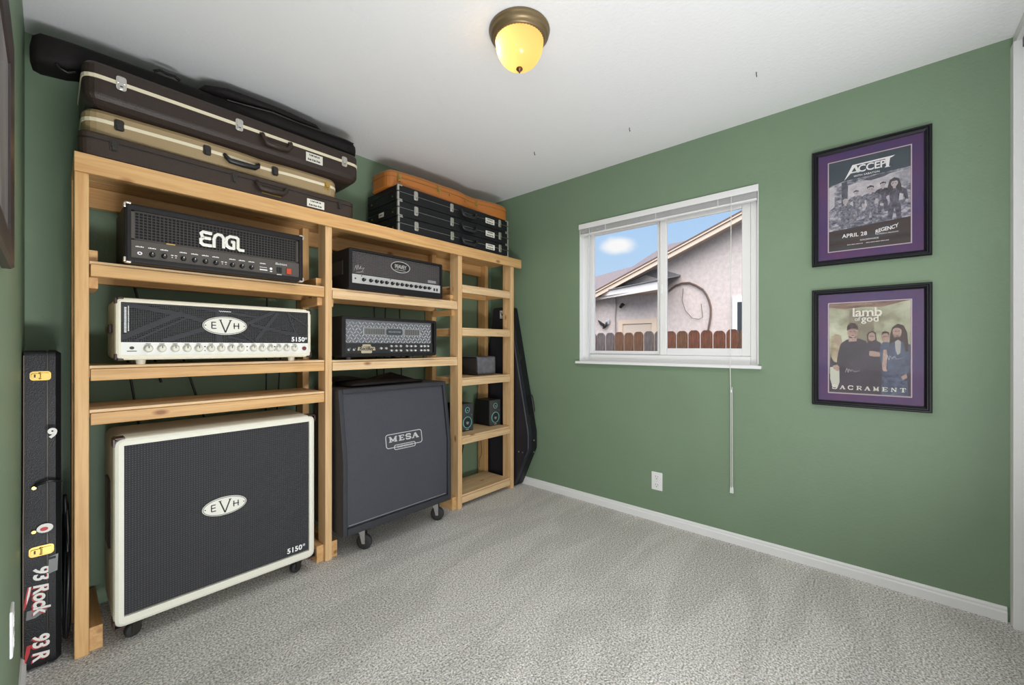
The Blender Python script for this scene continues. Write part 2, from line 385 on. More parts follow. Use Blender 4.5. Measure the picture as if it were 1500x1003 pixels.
# ================================================================== the room
XL, XR, YB, YF, H = -.064, 2.66, 2.604, -.43, 2.44
WY0, WY1, WZ0, WZ1 = .489, 1.667, 1.045, 2.066      # window opening
b = MB().box(-1.5, XR + .14, -1.2, YB + .12, -.12, 0); struct(b.build('floor', CARPET))
b = MB().box(-1.5, XR + .14, -1.2, YB + .12, H, H + .12); struct(b.build('ceiling', CEIL))
b = MB().box(XL - .12, XR + .14, YB, YB + .12, 0, H); struct(b.build('wall_back', GREEN))
b = MB().box(XL - .12, XL, .70, YB, 0, H).box(XL - .12, XL, YF, .70, 2.05, H); struct(b.build('wall_left', GREEN))
b = MB()
b.box(XR, XR + .14, -1.2, WY0, 0, H).box(XR, XR + .14, WY1, YB, 0, H).box(XR, XR + .14, WY0, WY1, 0, WZ0).box(XR, XR + .14, WY0, WY1, WZ1, H)
struct(b.build('wall_right', GREEN))
HALL = mat('hall_paint', (.66, .65, .62), .7)
b = MB().box(-1.5, -1.38, -1.2, YB + .12, 0, H); struct(b.build('wall_hall_far', HALL))
b = MB().box(-1.38, XL - .12, 1.6, 1.72, 0, H); struct(b.build('wall_hall_end', HALL))
b = MB().box(-1.5, XR + .14, -1.2, -1.08, 0, H); struct(b.build('wall_front', HALL))
b = MB().box(XL - .12, XL + .02, -1.08, YF, 0, H); struct(b.build('wall_closet_side', HALL))
# baseboards
def board(name, fr, L, h=.062, d=.013):
    m = MB(); prof = [(0, 0), (d, 0), (d, h * .62), (d * .7, h * .72), (d * .7, h * .86), (d * .35, h), (0, h)]
    m.loops([[fr.p(u, z, dd) for dd, z in prof] for u in (0, L)]); return struct(m.build(name, WHITE))
board('baseboard_right', F((XR, YB - .0, 0), (0, -1, 0), (0, 0, 1), (-1, 0, 0)), YB - YF - .012)
board('baseboard_left', F((XL, .76, 0), (0, 1, 0), (0, 0, 1), (1, 0, 0)), YB - .76 - .001)
# closet opening behind the camera: jamb trim, header track, sliding doors
b = MB().box(2.603, XR - .001, YF - .05, YF + .004, 0, 2.395); struct(b.build('trim_1', WHITE, bevel=.003))
b = MB().box(XL + .02, XR - .001, YF - .12, YF - .004, 2.395, H - .001); struct(b.build('trim_2', WHITE))
DOORG = mat('closet_door_paint', (.60, .60, .60), .45)
d1 = MB().box(1.28, 2.602, YF - .055, YF - .025, .012, 2.36).build('door_1', DOORG, bevel=.003); struct(d1)
MB().box(1.28, 2.602, YF - .06, YF - .02, 2.36, 2.394).build('track', DARKM, d1)
d2 = MB().box(XL + .02, 1.34, YF - .095, YF - .065, .012, 2.36).build('door_2', DOORG, bevel=.003); struct(d2)
b = MB().box(XL - .125, XL + .006, .64, .70, 0, 2.05).box(XL - .125, XL + .006, YF + .001, .70, 2.05, 2.10); struct(b.build('trim_3', WHITE))

# ---- window
wx = 2.70
win = MB()
def ring(m, x0, x1, y0, y1, z0, z1, w, mi=0):
    m.box(x0, x1, y0, y0 + w, z0, z1, mi).box(x0, x1, y1 - w, y1, z0, z1, mi).box(x0, x1, y0 + w, y1 - w, z0, z0 + w, mi).box(x0, x1, y0 + w, y1 - w, z1 - w, z1, mi)
ring(win, 2.705, 2.79, WY0 + .001, WY1 - .001, WZ0 + .001, WZ1 - .001, .048)
w1 = struct(win.build('window_1', VINYL, bevel=.004))
m = MB(); ring(m, 2.735, 2.765, 1.075, 1.617, WZ0 + .05, WZ1 - .05, .026); sf = m.build('fixed_sash', VINYL, w1, bevel=.003)
m = MB(); ring(m, 2.712, 2.734, .539, 1.075, WZ0 + .050, WZ1 - .05, .046); ss = m.build('sliding_sash', VINYL, w1, bevel=.004)
GLASS = glass('window_glass', .012)
MB().box(2.748, 2.752, 1.10, 1.592, WZ0 + .075, WZ1 - .075).build('pane', GLASS, sf)
MB().box(2.721, 2.725, .584, 1.030, WZ0 + .095, WZ1 - .095).build('pane', GLASS, ss)
MB().box(2.705, 2.716, 1.058, 1.072, 1.50, 1.57).build('latch', VINYL, ss, bevel=.003)
MB().box(2.628, 2.705, .471, 1.688, 1.026, 1.044).build('window_sill', WHITE, w1, bevel=.003)
# reveals painted white
m = MB().box(XR - .001, 2.706, WY1 - .004, WY1 + .0, WZ0, WZ1).box(XR - .001, 2.706, WY0, WY0 + .004, WZ0, WZ1).box(XR - .001, 2.706, WY0, WY1, WZ1 - .004, WZ1).box(XR - .001, 2.706, WY0, WY1, WZ0 - .001, WZ0 + .003)
m.build('reveal', WHITE, w1)

# ---- mini blind, fully raised
bl = thing('mini_blind', 'white mini blind pulled all the way up in the window', 'blind', (2.675, 1.078, 2.0))
off = bl.location
SLAT = mat('blind_slat', (.72, .72, .72), .4)
hr = MB().box(2.650, 2.692, WY0 + .003, WY1 - .003, 2.034, 2.064).box(2.645, 2.650, WY0 - .002, WY1 + .0, 2.030, 2.0685).build('headrail', VINYL, bl, off, bevel=.002)
m = MB()
for i in range(22):
    z = 1.998 + i * .0016; dx = random.uniform(-.0012, .0012)
    m.box(2.657 + dx, 2.684 + dx, WY0 + .008, WY1 - .008, z, z + .0006)
m.build('slat_stack', SLAT, bl, off, kind='stuff')
MB().box(2.656, 2.685, WY0 + .008, WY1 - .008, 1.984, 1.996).build('bottom_rail', VINYL, bl, off, bevel=.002)
for y in (.70, 1.08, 1.45):
    MB().box(2.654, 2.6565, y - .002, y + .002, 1.985, 2.034).build('ladder_cord', SLAT, bl, off)
CORD = mat('cord_white', (.72, .72, .68), .6); CLEAR = mat('wand_plastic', (.62, .66, .62), .2)
m = MB().tube([(2.651, .627, 2.03), (2.640, .626, 1.7), (2.628, .626, 1.1), (2.622, .626, 1.06), (2.636, .626, .9), (2.642, .626, .33)], .0022, 6)
pc = m.build('pull_cord', CORD, bl, off)
MB().tube([(2.645, .621, .915), (2.645, .6185, .33)], .0022, 6).build('pull_cord', CORD, bl, off)
for yy in (.627, .6175):
    MB().lathe((2.643, yy, 0), [(.002, .335), (.0045, .325), (.0065, .300), (.004, .296)], 8, cap0=True, cap1=True).build('tassel', VINYL, bl, off)
MB().cyl((2.640, .624, .885), (2.640, .624, .90), .006, 8).build('cord_joiner', VINYL, bl, off)
MB().tube([(2.652, 1.580, 2.03), (2.655, 1.579, 1.60), (2.662, 1.586, 1.30), (2.668, 1.584, 1.07)], .0028, 6).build('tilt_wand', CLEAR, bl, off)

# ---- ceiling light
LC = (1.272, 1.083)
cl = thing('ceiling_light', 'flush ceiling light with glowing ribbed glass dome and bronze rim', 'ceiling light', (LC[0], LC[1], H))
off = cl.location
MB().lathe((LC[0], LC[1]), [(.055, H - .001), (.121, H - .001), (.124, H - .006), (.122, H - .014), (.117, H - .018), (.119, H - .024), (.113, H - .031), (.107, H - .034), (.108, H - .040), (.099, H - .046), (.090, H - .046), (.088, H - .030)], 48).build('rim', BRONZE, cl, off)
def dome_mat():
    m = bpy.data.materials.new('ribbed_amber_glass'); m.use_nodes = True; t = m.node_tree; t.nodes.clear()
    out = N(t, 'ShaderNodeOutputMaterial'); tl = N(t, 'ShaderNodeBsdfTranslucent'); tl.inputs[0].default_value = (1.0, .72, .29, 1)
    gl = N(t, 'ShaderNodeBsdfGlossy'); gl.inputs['Roughness'].default_value = .2; df = N(t, 'ShaderNodeBsdfDiffuse'); df.inputs[0].default_value = (.75, .52, .22, 1)
    m1 = N(t, 'ShaderNodeMixShader'); m1.inputs[0].default_value = .25; t.links.new(tl.outputs[0], m1.inputs[1]); t.links.new(df.outputs[0], m1.inputs[2])
    m2 = N(t, 'ShaderNodeMixShader'); m2.inputs[0].default_value = .03; t.links.new(m1.outputs[0], m2.inputs[1]); t.links.new(gl.outputs[0], m2.inputs[2]); t.links.new(m2.outputs[0], out.inputs[0]); return m
L = []; seg = 96
for k in range(13):
    a = k / 12.0; r = .097 * math.cos(a * PI / 2) ** .80; z = H - .040 - .112 * math.sin(a * PI / 2) ** 1.0
    r = max(r, .004)
    L.append([(LC[0] + (r + (.0014 if q % 2 else -.0014) * min(1, r / .05)) * math.cos(2 * PI * q / seg), LC[1] + (r + (.0014 if q % 2 else -.0014) * min(1, r / .05)) * math.sin(2 * PI * q / seg), z) for q in range(seg)])
MB().loops(L, cap0=False, cap1=True, smooth=True).build('glass_dome', dome_mat(), cl, off)
MB().lathe((LC[0], LC[1]), [(.004, H - .150), (.012, H - .153), (.014, H - .158), (.010, H - .163), (.004, H - .166), (.0035, H - .172), (.001, H - .174)], 16, cap0=True, cap1=True).build('finial', mat('finial_bronze', (.16, .07, .03), .35, metal=.6), cl, off)
for (bx, by, pw) in ((-.050, .044, .52), (.036, -.030, .055)):        # the two bulbs inside the dome
    q = bpy.data.lights.new('bulb_glow', 'POINT'); q.energy = pw; q.shadow_soft_size = .02; q.color = (1.0, .86, .62)
    qo = bpy.data.objects.new('bulb_glow', q); COL.objects.link(qo); qo.parent = cl; qo.location = (bx, by, -.078); qo.visible_camera = False
pl = bpy.data.lights.new('lamp_glow', 'SPOT'); pl.energy = LAMP_POWER; pl.shadow_soft_size = .07; pl.color = (1.0, .965, .92); pl.spot_size = math.radians(172); pl.spot_blend = .35
po = bpy.data.objects.new('lamp_glow', pl); COL.objects.link(po); po.parent = cl; po.location = (0, 0, -.185); po.visible_camera = False; po.visible_glossy = False   # what the dome sends down into the room

# ---- hooks in the ceiling, outlets
for (x, y), lb in (((2.20, .413), 'small dark screw hook in ceiling near the framed posters'), ((2.265, 1.078), 'small screw hook in ceiling above the window'), ((2.13, 1.684), 'small screw hook in ceiling nearest the orange case')):
    m = MB().tube([(x, y, H), (x, y, H - .012), (x + .005, y, H - .020), (x + .008, y, H - .014)], .0018, 6); tag(m.build('ceiling_hook', DARKM), lb, 'hook', 'ceiling hooks')
def outlet(fr, label, slots=True):
    o = thing('wall_outlet', label, 'outlet', tuple(fr.O)); off = o.location
    MB().fshell(fr, rrect(.072, .118, .004, 2), [(0, 0), (.003, 0), (.005, .003)]).build('cover_plate', WHITE, o, off)
    for v in (-.026, .026):
        rc = MB().fshell(fr, rrect(.034, .036, .012, 4, 0, v), [(.004, 0), (.0062, .001)]).build('receptacle', VINYL, o, off)
        s = MB(); s.fbox(fr, -.008, -.006, v, v + .010, .006, .0066).fbox(fr, .006, .008, v + .001, v + .009, .006, .0066).flat(fr, ellipse(.003, .003, 8, 0, v - .009), .006, .0066)
        s.build('slots', INK, rc, off)
    MB().flat(fr, ellipse(.003, .003, 8), .005, .006).build('screw', STEEL, o, off)
outlet(FX(XR, 1.0725, .265), 'white outlet plate low on the window wall')
outlet(FL(XL, 1.66, .425), 'white outlet plate low on the left wall')

# ================================================================== the pine rack
RK = thing('storage_rack', 'home-built pine lumber rack with three shelved bays along the green wall', 'shelving rack', (1.29, 2.39, 0)); off = RK.location
POSTS = [(.063, .101), (.982, 1.018), (1.916, 1.954), (2.476, 2.514)]
for (x0, x1) in POSTS:
    MB().box(x0, x1, 2.200, 2.289, 0, 1.845).build('post', PZ if x0 < .5 else PALEZ, RK, off, bevel=.003)
    MB().box(x0, x1, 2.495, 2.584, 0, 1.845).build('post', PZ, RK, off, bevel=.003)
MB().box(.062, 2.586, 2.181, 2.1995, 1.796, 1.866).build('fascia_board', PX, RK, off, bevel=.002)
for (x0, x1) in ((.101, .982), (1.018, 1.916), (1.954, 2.476)):
    MB().box(x0, x1, 2.545, 2.583, 1.757, 1.844).build('back_rail', PX, RK, off, bevel=.002)
for i, (y0, y1) in enumerate(((2.2, 2.325), (2.327, 2.452), (2.454, 2.59))):
    MB().box(.062, 2.586, y0, y1, 1.8455, 1.8655).build('top_plank', PX, RK, off, bevel=.001)
BAYS = {'A': (.101, .982), 'B': (1.018, 1.916), 'C': (1.954, 2.476)}
SHELVES = [('A', 1.475), ('A', 1.080), ('A', .913), ('B', 1.472), ('B', 1.078), ('C', 1.597), ('C', 1.288), ('C', .927), ('C', .508), ('C', .089)]
for bay, t in SHELVES:
    x0, x1 = BAYS[bay]
    MB().box(x0 + .004, x1 - .004, 2.203, 2.238, t - .057, t - .0125).build('front_rail', PX if bay == 'A' else PALEX, RK, off, bevel=.002)
    MB().box(x0 + .002, x1 - .002, 2.460, 2.494, t - .057, t - .0125).build('rear_rail', PX, RK, off, bevel=.002)
    n = 3 if bay != 'C' else 2
    for k in range(n):
        ya = 2.212 + (2.578 - 2.212) * k / n; yb = 2.212 + (2.578 - 2.212) * (k + 1) / n - .0012
        if bay == 'C' or True:
            MB().box(x0 + .0015, x1 - .0015, ya, min(yb, 2.4945 if k == n - 1 else yb), t - .012, t).build('shelf_board', PALEX, RK, off, bevel=.001)
    if bay in 'AB':
        for (a, c) in ((x0, x0 + .026), (x1 - .026, x1)):
            MB().box(a, c, 2.240, 2.459, t - .100, t - .058).build('cleat', PY, RK, off, bevel=.001) if t > 1.3 else None
            MB().box(a, c, 2.255, 2.52, t + .0005, t + .048).build('cleat', PY, RK, off, bevel=.001) if t > 1.3 else None
    else:
        for (a, c) in ((x0, x0 + .026), (x1 - .026, x1)):
            MB().box(a, c, 2.239, 2.459, t - .050, t - .0125).build('cleat', PY, RK, off, bevel=.001)
for (a, c) in ((.1015, .139), (.944, .9815), (1.0185, 1.056), (1.878, 1.9155)):
    MB().box(a, c, 2.218, 2.584, 0, .089).build('foot_block', PY, RK, off, bevel=.003)

# ================================================================== amplifier parts
def framed_box(m, x0, x1, z0, z1, y0, y1, fw, recess, rad, fwb=None, fwt=None, edge=.010, mi=0, slant=None):
    """open-fronted cabinet shell: rounded outer body with a frame border and recessed front"""
    cx, cz, w, h = (x0 + x1) / 2, (z0 + z1) / 2, x1 - x0, z1 - z0
    fwb = fw if fwb is None else fwb; fwt = fw if fwt is None else fwt
    out = rrect(w, h, rad, 5, cx, cz)
    ix0, ix1, iz0, iz1 = x0 + fw, x1 - fw, z0 + fwb, z1 - fwt
    inn = rrect(ix1 - ix0, iz1 - iz0, .002, 5, (ix0 + ix1) / 2, (iz0 + iz1) / 2)
    def L(pts, y): return [(x, y, z) for x, z in pts]
    e = edge
    rings = [L(inset(out, e), y1), L(out, y1 - e), L(out, y0 + e), L(inset(out, e * .3), y0 + e * .3), L(inset(out, e), y0), L(inn, y0), L(inn, y0 + recess)]
    rings = [r[::1] for r in rings]
    n = len(out)
    V = [p for r in rings for p in r]; Fc = []
    for k in range(len(rings) - 1):
        for i in range(n):
            j = (i + 1) % n; Fc.append((k * n + i, k * n + j, (k + 1) * n + j, (k + 1) * n + i))
    m.add(V, Fc, mi); m.add(rings[0], [list(range(n))[::-1]], mi); m.add(rings[-1], [list(range(n))], mi)
    if slant:
        zs, top = slant
        for p in m.v:
            if p.y < (y0 + y1) / 2 and p.z > zs: p.y += (p.z - zs) / (z1 - zs) * top
    return (ix0, ix1, iz0, iz1)
def corners(root, off, x0, x1, z0, z1, y0, mt, size=.034, w=.014, which='all', deep=.034):
    for sx in (0, 1):
        for sz in (0, 1):
            m = MB(); ax = x0 - .002 if sx == 0 else x1 + .002; dx = 1 if sx == 0 else -1
            az = z0 - .002 if sz == 0 else z1 + .002; dz = 1 if sz == 0 else -1
            def bx(u0, u1, v0, v1):
                xs = sorted((ax + dx * u0, ax + dx * u1)); zs = sorted((az + dz * v0, az + dz * v1))
                m.box(xs[0], xs[1], y0 - .0015, y0 + deep, zs[0], zs[1])
            bx(0, w, .004, size); bx(w, size, 0, w); bx(.004, w, 0, .004)
            m.build('corner_guard', mt, root, off, bevel=.003)
def foot(root, off, x, y, z0, z1, mt, r=.014):
    MB().cyl((x, y, z0), (x, y, z1), r * .85, 12, r1=r).build('foot', mt, root, off)
def oval_evh(root, off, cx, y, cz, rx, rz):
    fr = FY(cx, y, cz)
    bd = MB().flat(fr, ellipse(rx, rz, 40), -.003, .003).build('badge', mat('badge_ivory', (.72, .71, .64), .35), root, off, bevel=.001)
    m = MB(); e = ellipse(rx * .955, rz * .90, 40); m.stroke(fr, e, rx * .022, .0028, .0036, closed=True)
    w = rx * .050
    for pts in ([(-.60, -.28), (-.60, .30), (-.42, .30)], [(-.62, .02), (-.42, .02)], [(-.60, -.28), (-.40, -.28)],
                [(.40, -.28), (.40, .28)], [(.60, -.28), (.60, .28)], [(.36, 0), (.64, 0)]):
        m.stroke(fr, [(a * rx, c * rz * 1.15) for a, c in pts], w, .0028, .0036)
    for pts, ww in (([(-.235, .62), (0, -.74)], w * 1.25), ([(0, -.74), (.235, .62)], w * 1.25), ([(-.30, .62), (-.16, .62)], w * .7), ([(.16, .62), (.30, .62)], w * .7)):
        m.stroke(fr, [(a * rx, c * rz) for a, c in pts], ww, .0028, .0036)
    for sx in (-1, 1): m.flat(fr, ellipse(rx * .03, rx * .03, 8, sx * rx * .87, 0), .0028, .0042)
    m.build('lettering', INK, bd, off)
def knob(name, mats, r, d, seg=14, pointer=True):
    """a control knob on its back at the origin, pointing out towards -Y"""
    m = MB(); L = []
    for rr, yy in ((r, 0), (r, -d * .35), (r * .84, -d * .45), (r * .78, -d), (r * .5, -d * 1.02)):
        L.append([(rr * math.cos(2 * PI * k / seg), yy, rr * math.sin(2 * PI * k / seg)) for k in range(seg)])
    m.loops([q[::-1] for q in L], 0, True, True, True)
    if pointer: m.box(-r * .09, r * .09, -d * 1.06, -d * .9, r * .1, r * .72, 1)
    return m
def place_knobs(root, off, proto, positions, name='knob'):
    o3 = Vector(off); first = None
    for p in positions:
        l = Vector(p) - o3
        if first is None:
            first = proto.build(name, [KN1, KN2], root); first.location = l
        else: link_copy(first, root, l)

KN1 = BLACK; KN2 = LETTER
# ------------------------------------------------------------------ charcoal head with chrome script (top left shelf)
EX0, EX1, EZ0, EZ1, EY = .192, .850, 1.4765, 1.708, 2.150
h1 = thing('amp_head', 'charcoal amplifier head with chrome ENGL lettering over a wire mesh grille', 'amplifier', (.521, 2.29, EZ0)); off = h1.location
TB = mat('charcoal_vinyl', (.013, .011, .012), .45, bump=.4, bscale=400, spec=.3)
m = MB(); g = framed_box(m, EX0, EX1, EZ0 + .001, EZ1, EY, 2.43, .020, .028, .016, fwb=.020, fwt=.026); m.build('cabinet', TB, h1, off)
panel_z = 1.567
PANEL = mat('gunmetal_panel', (.082, .072, .064), .5, spec=.3)
pn = MB().box(g[0], g[1], EY + .004, EY + .0272, g[2], panel_z).build('control_panel', PANEL, h1, off, bevel=.001)
MB().box(g[0] + .001, g[1] - .001, EY + .020, EY + .0277, panel_z, g[3]).build('grille_back', mat('grille_dark', (.01, .01, .01), .8), h1, off)
m = MB(); gx0, gx1, gz0, gz1 = g[0] + .012, g[1] - .012, panel_z + .008, g[3] - .004
nx = int((gx1 - gx0) / .0125); nzv = int((gz1 - gz0) / .0112)
for i in range(nx + 1):
    x = gx0 + (gx1 - gx0) * i / nx; m.box(x - .0012, x + .0012, EY + .0155, EY + .0175, gz0, gz1)
for i in range(nzv + 1):
    z = gz0 + (gz1 - gz0) * i / nzv; m.box(gx0, gx1, EY + .0145, EY + .0165, z - .001, z + .001)
m.build('grille_mesh', mat('grille_wire', (.075, .070, .068), .4, metal=.5), h1, off, kind='stuff')
m = MB(); m.box(g[0], g[1], EY + .012, EY + .020, panel_z, panel_z + .006).box(g[0], g[1], EY + .012, EY + .020, g[3] - .003, g[3]).box(g[0], g[0] + .010, EY + .012, EY + .020, panel_z, g[3]).box(g[1] - .010, g[1], EY + .012, EY + .020, panel_z, g[3])
m.build('grille_frame', PANEL, h1, off)
fr = FY(.513, EY + .014, 1.617)
m = MB(); LW = .0135
# stylised capitals of the badge
for pts in ([(-.040, .026), (-.072, .028), (-.080, .020), (-.076, .008), (-.070, .003)], [(-.070, .003), (-.044, .003)], [(-.070, .003), (-.081, -.006), (-.080, -.020), (-.070, -.027), (-.040, -.027)],
            [(-.034, -.033), (-.034, .004), (-.030, .018), (-.020, .027), (-.007, .026), (.001, .014), (.001, -.030)],
            [(.050, .027), (.026, .027), (.014, .018), (.010, .002), (.014, -.016), (.026, -.024), (.040, -.024), (.040, .004), (.028, .004)],
            [(.050, .027), (.050, .027), (.056, .022), (.056, -.020), (.062, -.027), (.082, -.027)]):
    m.stroke(fr, pts, LW, 0, .006)
m.build('logo', mat('chrome_logo', (.78, .77, .70), .25, metal=.8), h1, off, bevel=.0015, label='chrome ENGL lettering')
place_knobs(h1, off, knob('knob', None, .0095, .014), [(x, EY + .004, 1.517) for x in (.274, .311, .372, .410, .447, .484, .546, .583, .621)])
fr = FY(0, EY + .004, 0)
m = MB().flat(fr, ellipse(.0075, .0065, 14, .237, 1.517), 0, .002); m.build('input_jack', CHROME, h1, off)
MB().flat(fr, ellipse(.0035, .003, 10, .237, 1.517), .001, .0026).build('jack_hole', INK, h1, off)
m = MB()
for i, x in enumerate((.237, .274, .311, .372, .410, .447, .484, .546, .583, .621, .668)):
    for q in range(5): m.fbox(fr, x - .012 + q * .005, x - .0085 + q * .005, 1.5405, 1.5405 + .0035 + (q % 2) * .0012, 0, .0007)
for x in (.336, .348, .508, .521): m.fbox(fr, x - .004, x + .004, 1.524, 1.527, 0, .0007).flat(fr, ellipse(.0018, .0018, 6, x, 1.517), 0, .003)
m.fbox(fr, .655, .685, 1.524, 1.526, 0, .0007).fbox(fr, .655, .687, 1.511, 1.516, 0, .0007).flat(fr, ellipse(.006, .006, 10, .703, 1.523), 0, .0007).fbox(fr, .698, .708, 1.508, 1.512, 0, .0007).fbox(fr, .728, .750, 1.498, 1.501, 0, .0007)
m.text(fr, 'powerball', .748, 1.551, .015, .0008, sx=.8, shear=.25)
m.build('panel_lettering', LETTER, h1, off, kind='stuff')
m = MB().fbox(fr, .376 - .058, .376 - .030, panel_z + .0005, panel_z + .005, -.006, .0).build('maker_plate', BRASS, h1, off)
m = MB().fbox(fr, .728, .750, 1.508, 1.534, 0, .003).build('switch_plate', BLACK, h1, off)
for x in (.733, .744): MB().fbox(fr, x - .004, x + .004, 1.511, 1.531, .003, .006).build('rocker_switch', RUBBER, h1, off, bevel=.001)
MB().fbox(fr, .770, .792, 1.507, 1.535, 0, .006).build('power_switch', mat('red_switch', (.42, .05, .015), .3, emis=(.6, .06, .01), estr=.15), h1, off, bevel=.002)
corners(h1, off, EX0, EX1, EZ0 + .001, EZ1, EY, mat('nickel', (.62, .56, .50), .35, metal=.8), .022, .007, deep=.022)
for x in (.24, .80):
    for y in (2.19, 2.39): pass

# ------------------------------------------------------------------ ivory head with striped black grille (second left shelf)
EX0, EX1, EZ0, EZ1, EY = .167, .888, 1.100, 1.340, 2.150
h2 = thing('amp_head', 'ivory amplifier head with black striped grille and oval EVH badge', 'amplifier', (.527, 2.29, 1.080)); off = h2.location
m = MB(); g = framed_box(m, EX0, EX1, EZ0, EZ1, EY, 2.44, .016, .016, .022, fwb=.019, fwt=.017); m.build('cabinet', IVORY, h2, off)
pz = 1.169
PERF = grid_mat('perforated_black', (.050, .050, .054), (.001, .001, .001), .0095, .0095, .6, hole=-.05, bump=.6, axis='d')
MB().box(g[0], g[1], EY + .006, EY + .0157, pz, g[3]).build('grille', PERF, h2, off)
pn = MB().box(g[0], g[1], EY + .002, EY + .0157, g[2], pz).build('control_panel', mat('white_panel', (.74, .74, .70), .35), h2, off)
STR = mat('stripe_grey', (.036, .036, .041), .6, spec=.3)
fr = FY(g[0], EY + .006, pz); GW, GH = g[1] - g[0], g[3] - pz
nst = [0]
def stripe(pts, w):
    # clip to the grille
    q = [(min(max(a * GW, 0), GW), min(max(c * GH, 0), GH)) for a, c in pts]
    nst[0] += 1; MB().stroke(fr, q, w, 0, .0020 + .00012 * nst[0]).build('stripe', STR, h2, off)
for pts, w in (([(0, .10), (.27, .80)], .020), ([(.06, .05), (.31, .72)], .008), ([(.0, .96), (.28, .74), (.50, .42)], .017), ([(.18, .03), (.50, .60)], .019),
               ([(.455, .0), (.455, 1.0)], .021), ([(.31, .97), (.70, .76)], .010), ([(.455, .85), (.58, .60)], .012), ([(.60, .54), (.78, .98)], .015), ([(.63, .55), (.95, .22)], .014),
               ([(.66, .06), (.80, .95)], .015), ([(.86, .98), (.92, .28)], .008), ([(.86, .96), (1.0, .55)], .010), ([(.50, .18), (.63, .03)], .010), ([(.78, .40), (.96, .30)], .005), ([(.57, .30), (.66, .0)], .006),
               ([(.0, .995), (1.0, .995)], .008), ([(.002, .5), (.002, 1.0)], .016)):
    stripe(pts, w)
oval_evh(h2, off, .519, EY + .003, 1.244, .083, .040)
fr = FY(0, EY + .0035, 0)
m = MB().text(fr, '5150', .825, 1.187, .030, .001, sx=1.0).text(fr, 'III', .862, 1.193, .014, .001); m.stroke(fr, [(.495 + .0035 * i, 1.305 + (.004 if i % 2 else 0) + (.003 if i == 0 else 0)) for i in range(14)], .0016, 0, .001)
for i in range(18): m.fbox(fr, .192, .199, 1.207 + i * .0055, 1.2102 + i * .0055, 0, .001); 
for i in range(18): m.fbox(fr, .203, .206, 1.212 + i * .0055, 1.2152 + i * .0055, 0, .001)
m.build('lettering', LETTER, h2, off)
KN1 = mat('ivory_knob', (.66, .64, .55), .3); KN2 = INK
xs = (.262, .303, .345, .384, .423, .466, .503, .541, .577, .628, .664, .700, .735, .770, .806, .836)
place_knobs(h2, off, knob('knob', None, .0150, .018), [(x, EY + .002, 1.144) for x in xs[:-1]])
fr = FY(0, EY + .002, 0); m = MB()
for x in xs[:-1]: m.fbox(fr, x - .008, x + .008, 1.1625, 1.1645, 0, .0006)
for x in (.445, .603, .718): m.flat(fr, ellipse(.0028, .0028, 8, x, 1.152), 0, .002).flat(fr, ellipse(.002, .002, 8, x, 1.135), 0, .002)
m.fbox(fr, .200, .228, 1.133, 1.136, 0, .0006); m.build('panel_lettering', INK, h2, off, kind='stuff')
MB().flat(fr, ellipse(.007, .006, 12, .214, 1.147), 0, .002).build('input_jack', DARKM, h2, off)
MB().flat(fr, ellipse(.010, .010, 14, .853, 1.143), 0, .006).build('pilot_lamp', mat('pilot_red', (.16, .02, .02), .2), h2, off, bevel=.001)
OXB = mat('oxblood_plastic', (.030, .012, .010), .4)
corners(h2, off, EX0, EX1, EZ0, EZ1, EY, OXB, .026, .008, deep=.026)
hd = MB().box(EX0 - .012, EX0, 2.24, 2.30, 1.205, 1.240).box(EX0 - .013, EX0 - .002, 2.255, 2.36, 1.212, 1.233).build('side_handle', OXB, h2, off, bevel=.003)
for x in (.245, .810):
    for y in (2.20, 2.40): foot(h2, off, x, y, 1.0812, EZ0 + .001, mat('ivory_foot', (.62, .56, .44), .5), .016)

# ------------------------------------------------------------------ black head with silver panel (middle bay, upper shelf)
EX0, EX1, EZ0, EZ1, EY = 1.104, 1.763, 1.4735, 1.706, 2.182
h3 = thing('amp_head', 'black amplifier head with silver knob panel and oval script badge', 'amplifier', (1.43, 2.32, EZ0)); off = h3.location
m = MB(); g = framed_box(m, EX0, EX1, EZ0, EZ1, EY, 2.47, .019, .024, .010, fwb=.036, fwt=.014, edge=.006); m.build('cabinet', TOLEX, h3, off)
pz = 1.560
GR3 = grid_mat('grey_metal_mesh', (.092, .080, .084), (.003, .003, .003), .0115, .0115, .5, hole=.1, bump=.7, axis='d')
MB().box(g[0], g[1], EY + .010, EY + .0237, pz, g[3]).build('grille', GR3, h3, off)
MB().box(g[0], g[1], EY + .003, EY + .0237, g[2], pz).build('control_panel', mat('silver_panel', (.60, .60, .59), .35, metal=.5), h3, off)
KN1 = BLACK; KN2 = LETTER
kx = [1.186, 1.227, 1.261, 1.292, 1.323, 1.359, 1.391, 1.422, 1.453, 1.484, 1.517, 1.548, 1.581, 1.613]
kx = [EX0 + (x - EX0) * 1.075 for x in kx]
place_knobs(h3, off, knob('knob', None, .0105, .016), [(x, EY + .003, 1.534) for x in kx])
fr = FY(0, EY + .003, 0); m = MB()
m.flat(fr, ellipse(.0045, .0045, 10, 1.143, 1.536), 0, .002).flat(fr, ellipse(.003, .003, 8, 1.180, 1.554), 0, .003).flat(fr, ellipse(.003, .003, 8, 1.365, 1.555), 0, .003)
m.build('input_jack', INK, h3, off)
for x in (1.694, 1.716): MB().fbox(fr, x - .005, x + .005, 1.520, 1.538, 0, .005).build('rocker_switch', BLACK, h3, off, bevel=.001)
m = MB()
for x in (1.694, 1.716): m.flat(fr, ellipse(.004, .004, 8, x, 1.549), 0, .003)
m.build('pilot_lamp', mat('pilot_clear', (.75, .72, .70), .2), h3, off)
fr = FY(1.440, EY + .010, 1.641)
bd = MB().flat(fr, ellipse(.066, .033, 32), 0, .002).build('badge', mat('badge_black', (.015, .015, .016), .4), h3, off)
m = MB().stroke(fr, ellipse(.066, .033, 32), .0042, .001, .004, closed=True)
